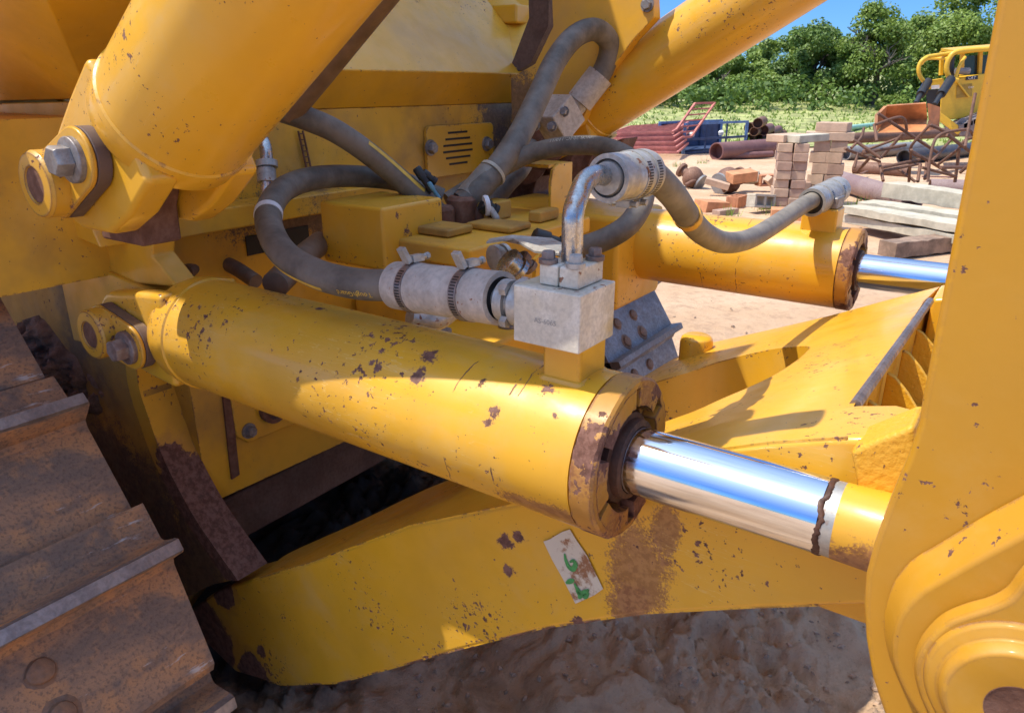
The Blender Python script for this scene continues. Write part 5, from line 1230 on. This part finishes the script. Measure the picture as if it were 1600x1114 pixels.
plank('concrete_beam', gp(1380, 285, .52), gp(1560, 311, .50), .30, .19, M_conc, 'thick pale beam lying across the pink pipe', 'beam', None, 4)
plank('timber_block', gp(1402, 381, .17), gp(1530, 366, .17), .22, .165, M_wood, 'dark timber block under the planks', 'timber', None, 5)
wr = random.Random(21); g = MB()
for (u, v_) in ((1205, 338), (1190, 332), (1222, 330), (1345, 322), (1360, 308), (1385, 318), (1140, 340), (1325, 330), (1098, 258), (1060, 262), (1250, 300)):
    c0 = gp(u, v_)
    for k in range(26):
        a = wr.uniform(0, 6.3); p = c0 + Vector((wr.gauss(0, .07), wr.gauss(0, .05), 0)); hh = wr.uniform(.05, .22); d = Vector((math.cos(a), math.sin(a), 0)) * wr.uniform(.02, .09); e = Vector((-math.sin(a), math.cos(a), 0)) * .008
        g.add([p - e, p + e, p + d + Vector((0, 0, hh))], [(0, 1, 2)])
me = bpy.data.meshes.new('weeds'); me.from_pydata(g.v, [], g.f); me.materials.append(M_leaf[2]); kind(link('weeds', me, None, 'small weeds growing between the blocks and planks'), 'stuff')
g = MB()
for k in range(420):
    u = wr.uniform(640, 1560); v_ = wr.uniform(240, 1090) if k % 3 else wr.uniform(950, 1090); p = gp(u, v_); p.z = h_ground(p.x, p.y); s_ = wr.uniform(.003, .011) * (1 + .25 * p.y)
    a = wr.uniform(0, 6.3); X = Vector((math.cos(a), math.sin(a), 0)) * s_; Y = Vector((-math.sin(a), math.cos(a), 0)) * s_ * wr.uniform(.5, .9); Z = Vector((wr.uniform(-.2, .2), wr.uniform(-.2, .2), 1)) * s_ * wr.uniform(.4, .7)
    c0 = p + Vector((0, 0, s_ * .2)); top = [c0 + X * .5 + Z, c0 + Y * .6 + Z * .9, c0 - X * .6 + Z, c0 - Y * .5 + Z * .8]; bot = [c0 + X, c0 + Y, c0 - X, c0 - Y]
    g.loops(bot, top); g.cap(top)
me = mesh('pebbles', g, plain('pebble', (.36, .25, .17), .9, 0, .4, 30, .3), False); kind(link('pebbles', me, None, 'small stones and clods scattered over the sand'), 'stuff')
# second bulldozer on the rise
yb = 17.0
def bq(u, v_, dy=0): return wy(u, v_, yb + dy)
base = bq(1500, 205); base.z = 0
r0 = yroot('bulldozer', base, 'second yellow bulldozer facing left in the yard, with a guard cage and orange blade', 'bulldozer')
def b_part(name, g, mat, bevel=0, label=None): o = yobj(name, g, mat, None, None, None, r0, bevel); return o
def slab2(px_, y0, y1): g = MB(); g.solid([bq(u, v_, y0) for u, v_ in px_], [bq(u, v_, y1) for u, v_ in px_]); return g
for dy in (0, 1.5):
    g = MB(); g.tube([bq(1447, 132, dy - .3), bq(1437, 118, dy - .3), bq(1436, 104, dy - .3), bq(1445, 92, dy - .3), bq(1470, 86, dy - .2), bq(1600, 70, dy)], .042, 12, 5); b_part('guard_tube', g, M_y2)
for x_ in (1482,):
    g = MB(); g.tube([bq(1496, 126, -.35), bq(1484, 122, -.35), bq(1479, 108, -.35), bq(1483, 92, -.35), bq(1497, 81, -.35), bq(1545, 77, -.3), bq(1600, 74, -.3)], .050, 14, 5); b_part('guard_tube', g, M_y2)
    g = MB(); g.tube([bq(1484, 92, -.3), bq(1450, 92, .2), bq(1440, 100, .8)], .035, 10, 4); b_part('guard_tube', g, M_y2)
    g = MB(); g.tube([bq(1493, 122, -.3), bq(1500, 102, -.3), bq(1508, 90, -.2)], .035, 10, 4); b_part('guard_tube', g, M_y2)
b_part('side_panel', slab2([(1470, 150), (1480, 132), (1494, 124), (1535, 116), (1640, 112), (1640, 172), (1500, 186), (1468, 188)], -.1, 0), M_y2, .02)
b_part('hood', slab2([(1468, 135), (1480, 126), (1490, 120), (1640, 108), (1640, 180), (1467, 186)], .02, 1.3), M_y2, .03)
b_part('hood_nose', slab2([(1449, 131), (1456, 125), (1474, 122), (1476, 138), (1450, 140)], -.05, 1.2), M_y2, .02)
b_part('grille', slab2([(1447, 141), (1474, 139), (1470, 168), (1448, 168)], .0, 1.1), M_black2)
b_part('number_plate', slab2([(1455, 134), (1468, 133), (1468, 139), (1455, 140)], -.09, -.06), M_wht)
b_part('side_vent', slab2([(1495, 134), (1519, 131), (1519, 151), (1494, 154)], -.115, -.102), plain('brownish_yellow_mesh', (.38, .23, .03), .6))
b_part('badge', slab2([(1509, 120), (1528, 118), (1528, 124), (1509, 126)], -.12, -.102), M_black2)
cq = bq(1518.5, 122.2, -.125)
tm = text_mesh('badge_lettering', 'CAT', .085, lambda x, y: Vector((cq.x + x, cq.y - .002, cq.z + y)) - Vector(r0['_o']), M_wht, r0)
tm2 = text_mesh('badge_lettering', 'CAT', .06, lambda x, y: Vector((bq(1517, 137, -.12).x + x, bq(1517, 137, -.12).y - .004, bq(1517, 137, -.12).z + y)) - Vector(r0['_o']), M_wht, r0)
g = MB(); g.bar(bq(1495, 127, -.14), bq(1514, 152, -.14), .03); b_part('brace', g, M_y2)
for (u1, v1, u2, v2, dy) in ((1450, 128, 1431, 162, -.3), (1486, 124, 1460, 164, -.45)):
    a, b_ = bq(u1, v1, dy), bq(u2, v2, dy - .5); g = MB(); g.lathe(a, b_ - a, [(0, .09), ((b_ - a).length * .6, .09), ((b_ - a).length * .6, .05), ((b_ - a).length, .05)], 16); b_part('lift_cylinder', g, M_black2)
b_part('cab', slab2([(1500, 118), (1502, 88), (1640, 82), (1640, 112)], .3, 1.3), M_glass)
for (u_, dy_) in ((1502, .25), (1530, .25), (1470, 1.2)):
    g = MB(); g.bar(bq(u_, 118, dy_), bq(u_ + 2, 80, dy_), .07); b_part('cab_post', g, M_y2)
g = MB(); g.solid([bq(1498, 84, .1), bq(1640, 74, .1), bq(1640, 66, 1.4), bq(1470, 80, 1.4)], [bq(1498, 80, .1), bq(1640, 70, .1), bq(1640, 62, 1.4), bq(1470, 76, 1.4)]); b_part('cab_roof', g, M_y2)
g = MB(); g.tube([bq(1484, 90, .1), bq(1483, 108, .1), bq(1488, 120, .1)], .10, 10, 4); b_part('exhaust', g, M_black2)
g = MB(); c0 = bq(1504, 110, -.1); g.lathe(c0 - Vector((.16, 0, .02)), (1, 0, 0), [(0, 0), (.02, .07), (.3, .07), (.32, 0)], 14); b_part('mirror', g, M_greypipe)
g = MB(); g.bar(bq(1464, 180, -.35), bq(1500, 206, -.5), .14); b_part('push_arm', g, M_y2, .01)
trk = [(1492, 196), (1500, 186), (1530, 178), (1640, 172), (1640, 214), (1500, 214)]
b_part('track', slab2(trk, -.45, .1), M_shoe_far, .02)
g = MB(); n_ = 10
for k in range(9):
    f = k / 8; p = bq(1494 + 60 * f, 197 - 17 * min(1, f * 1.5), -.3); o_ = MB(); o_.obox(p, (.09, 0, .03), (0, .28, 0), (-.01, 0, .05)); b_part('track_shoe', o_, M_shoe_far)
yb = 15.6
bl = [[(1386, 166, .3), (1447, 162, -.1), (1449, 187, .15), (1384, 188, .55)], [(1384, 188, .55), (1449, 187, .15), (1446, 206, -.25), (1372, 208, .1)]]
for q, nm in zip(bl, ('blade_top', 'blade_face')):
    P = [bq(*x) for x in q]; g = MB(); g.solid(P, [p + Vector((.02, .06, .02)) for p in P]); b_part(nm, g, M_orange)
P = [bq(1449, 162, -.1), bq(1467, 168, .3), bq(1465, 200, .3), bq(1445, 206, -.25), bq(1451, 187, .15)]; g = MB(); g.solid(P, [p + Vector((.05, .03, 0)) for p in P]); b_part('blade_side', g, M_orange)
P = [bq(1386, 166, .3), bq(1372, 180, .2), bq(1370, 207, .1), bq(1384, 188, .55)]; g = MB(); g.solid(P, [p + Vector((-.05, .03, 0)) for p in P]); b_part('blade_side', g, M_orange)
for o in bpy.data.objects:
    if '_o' in o: del o['_o']
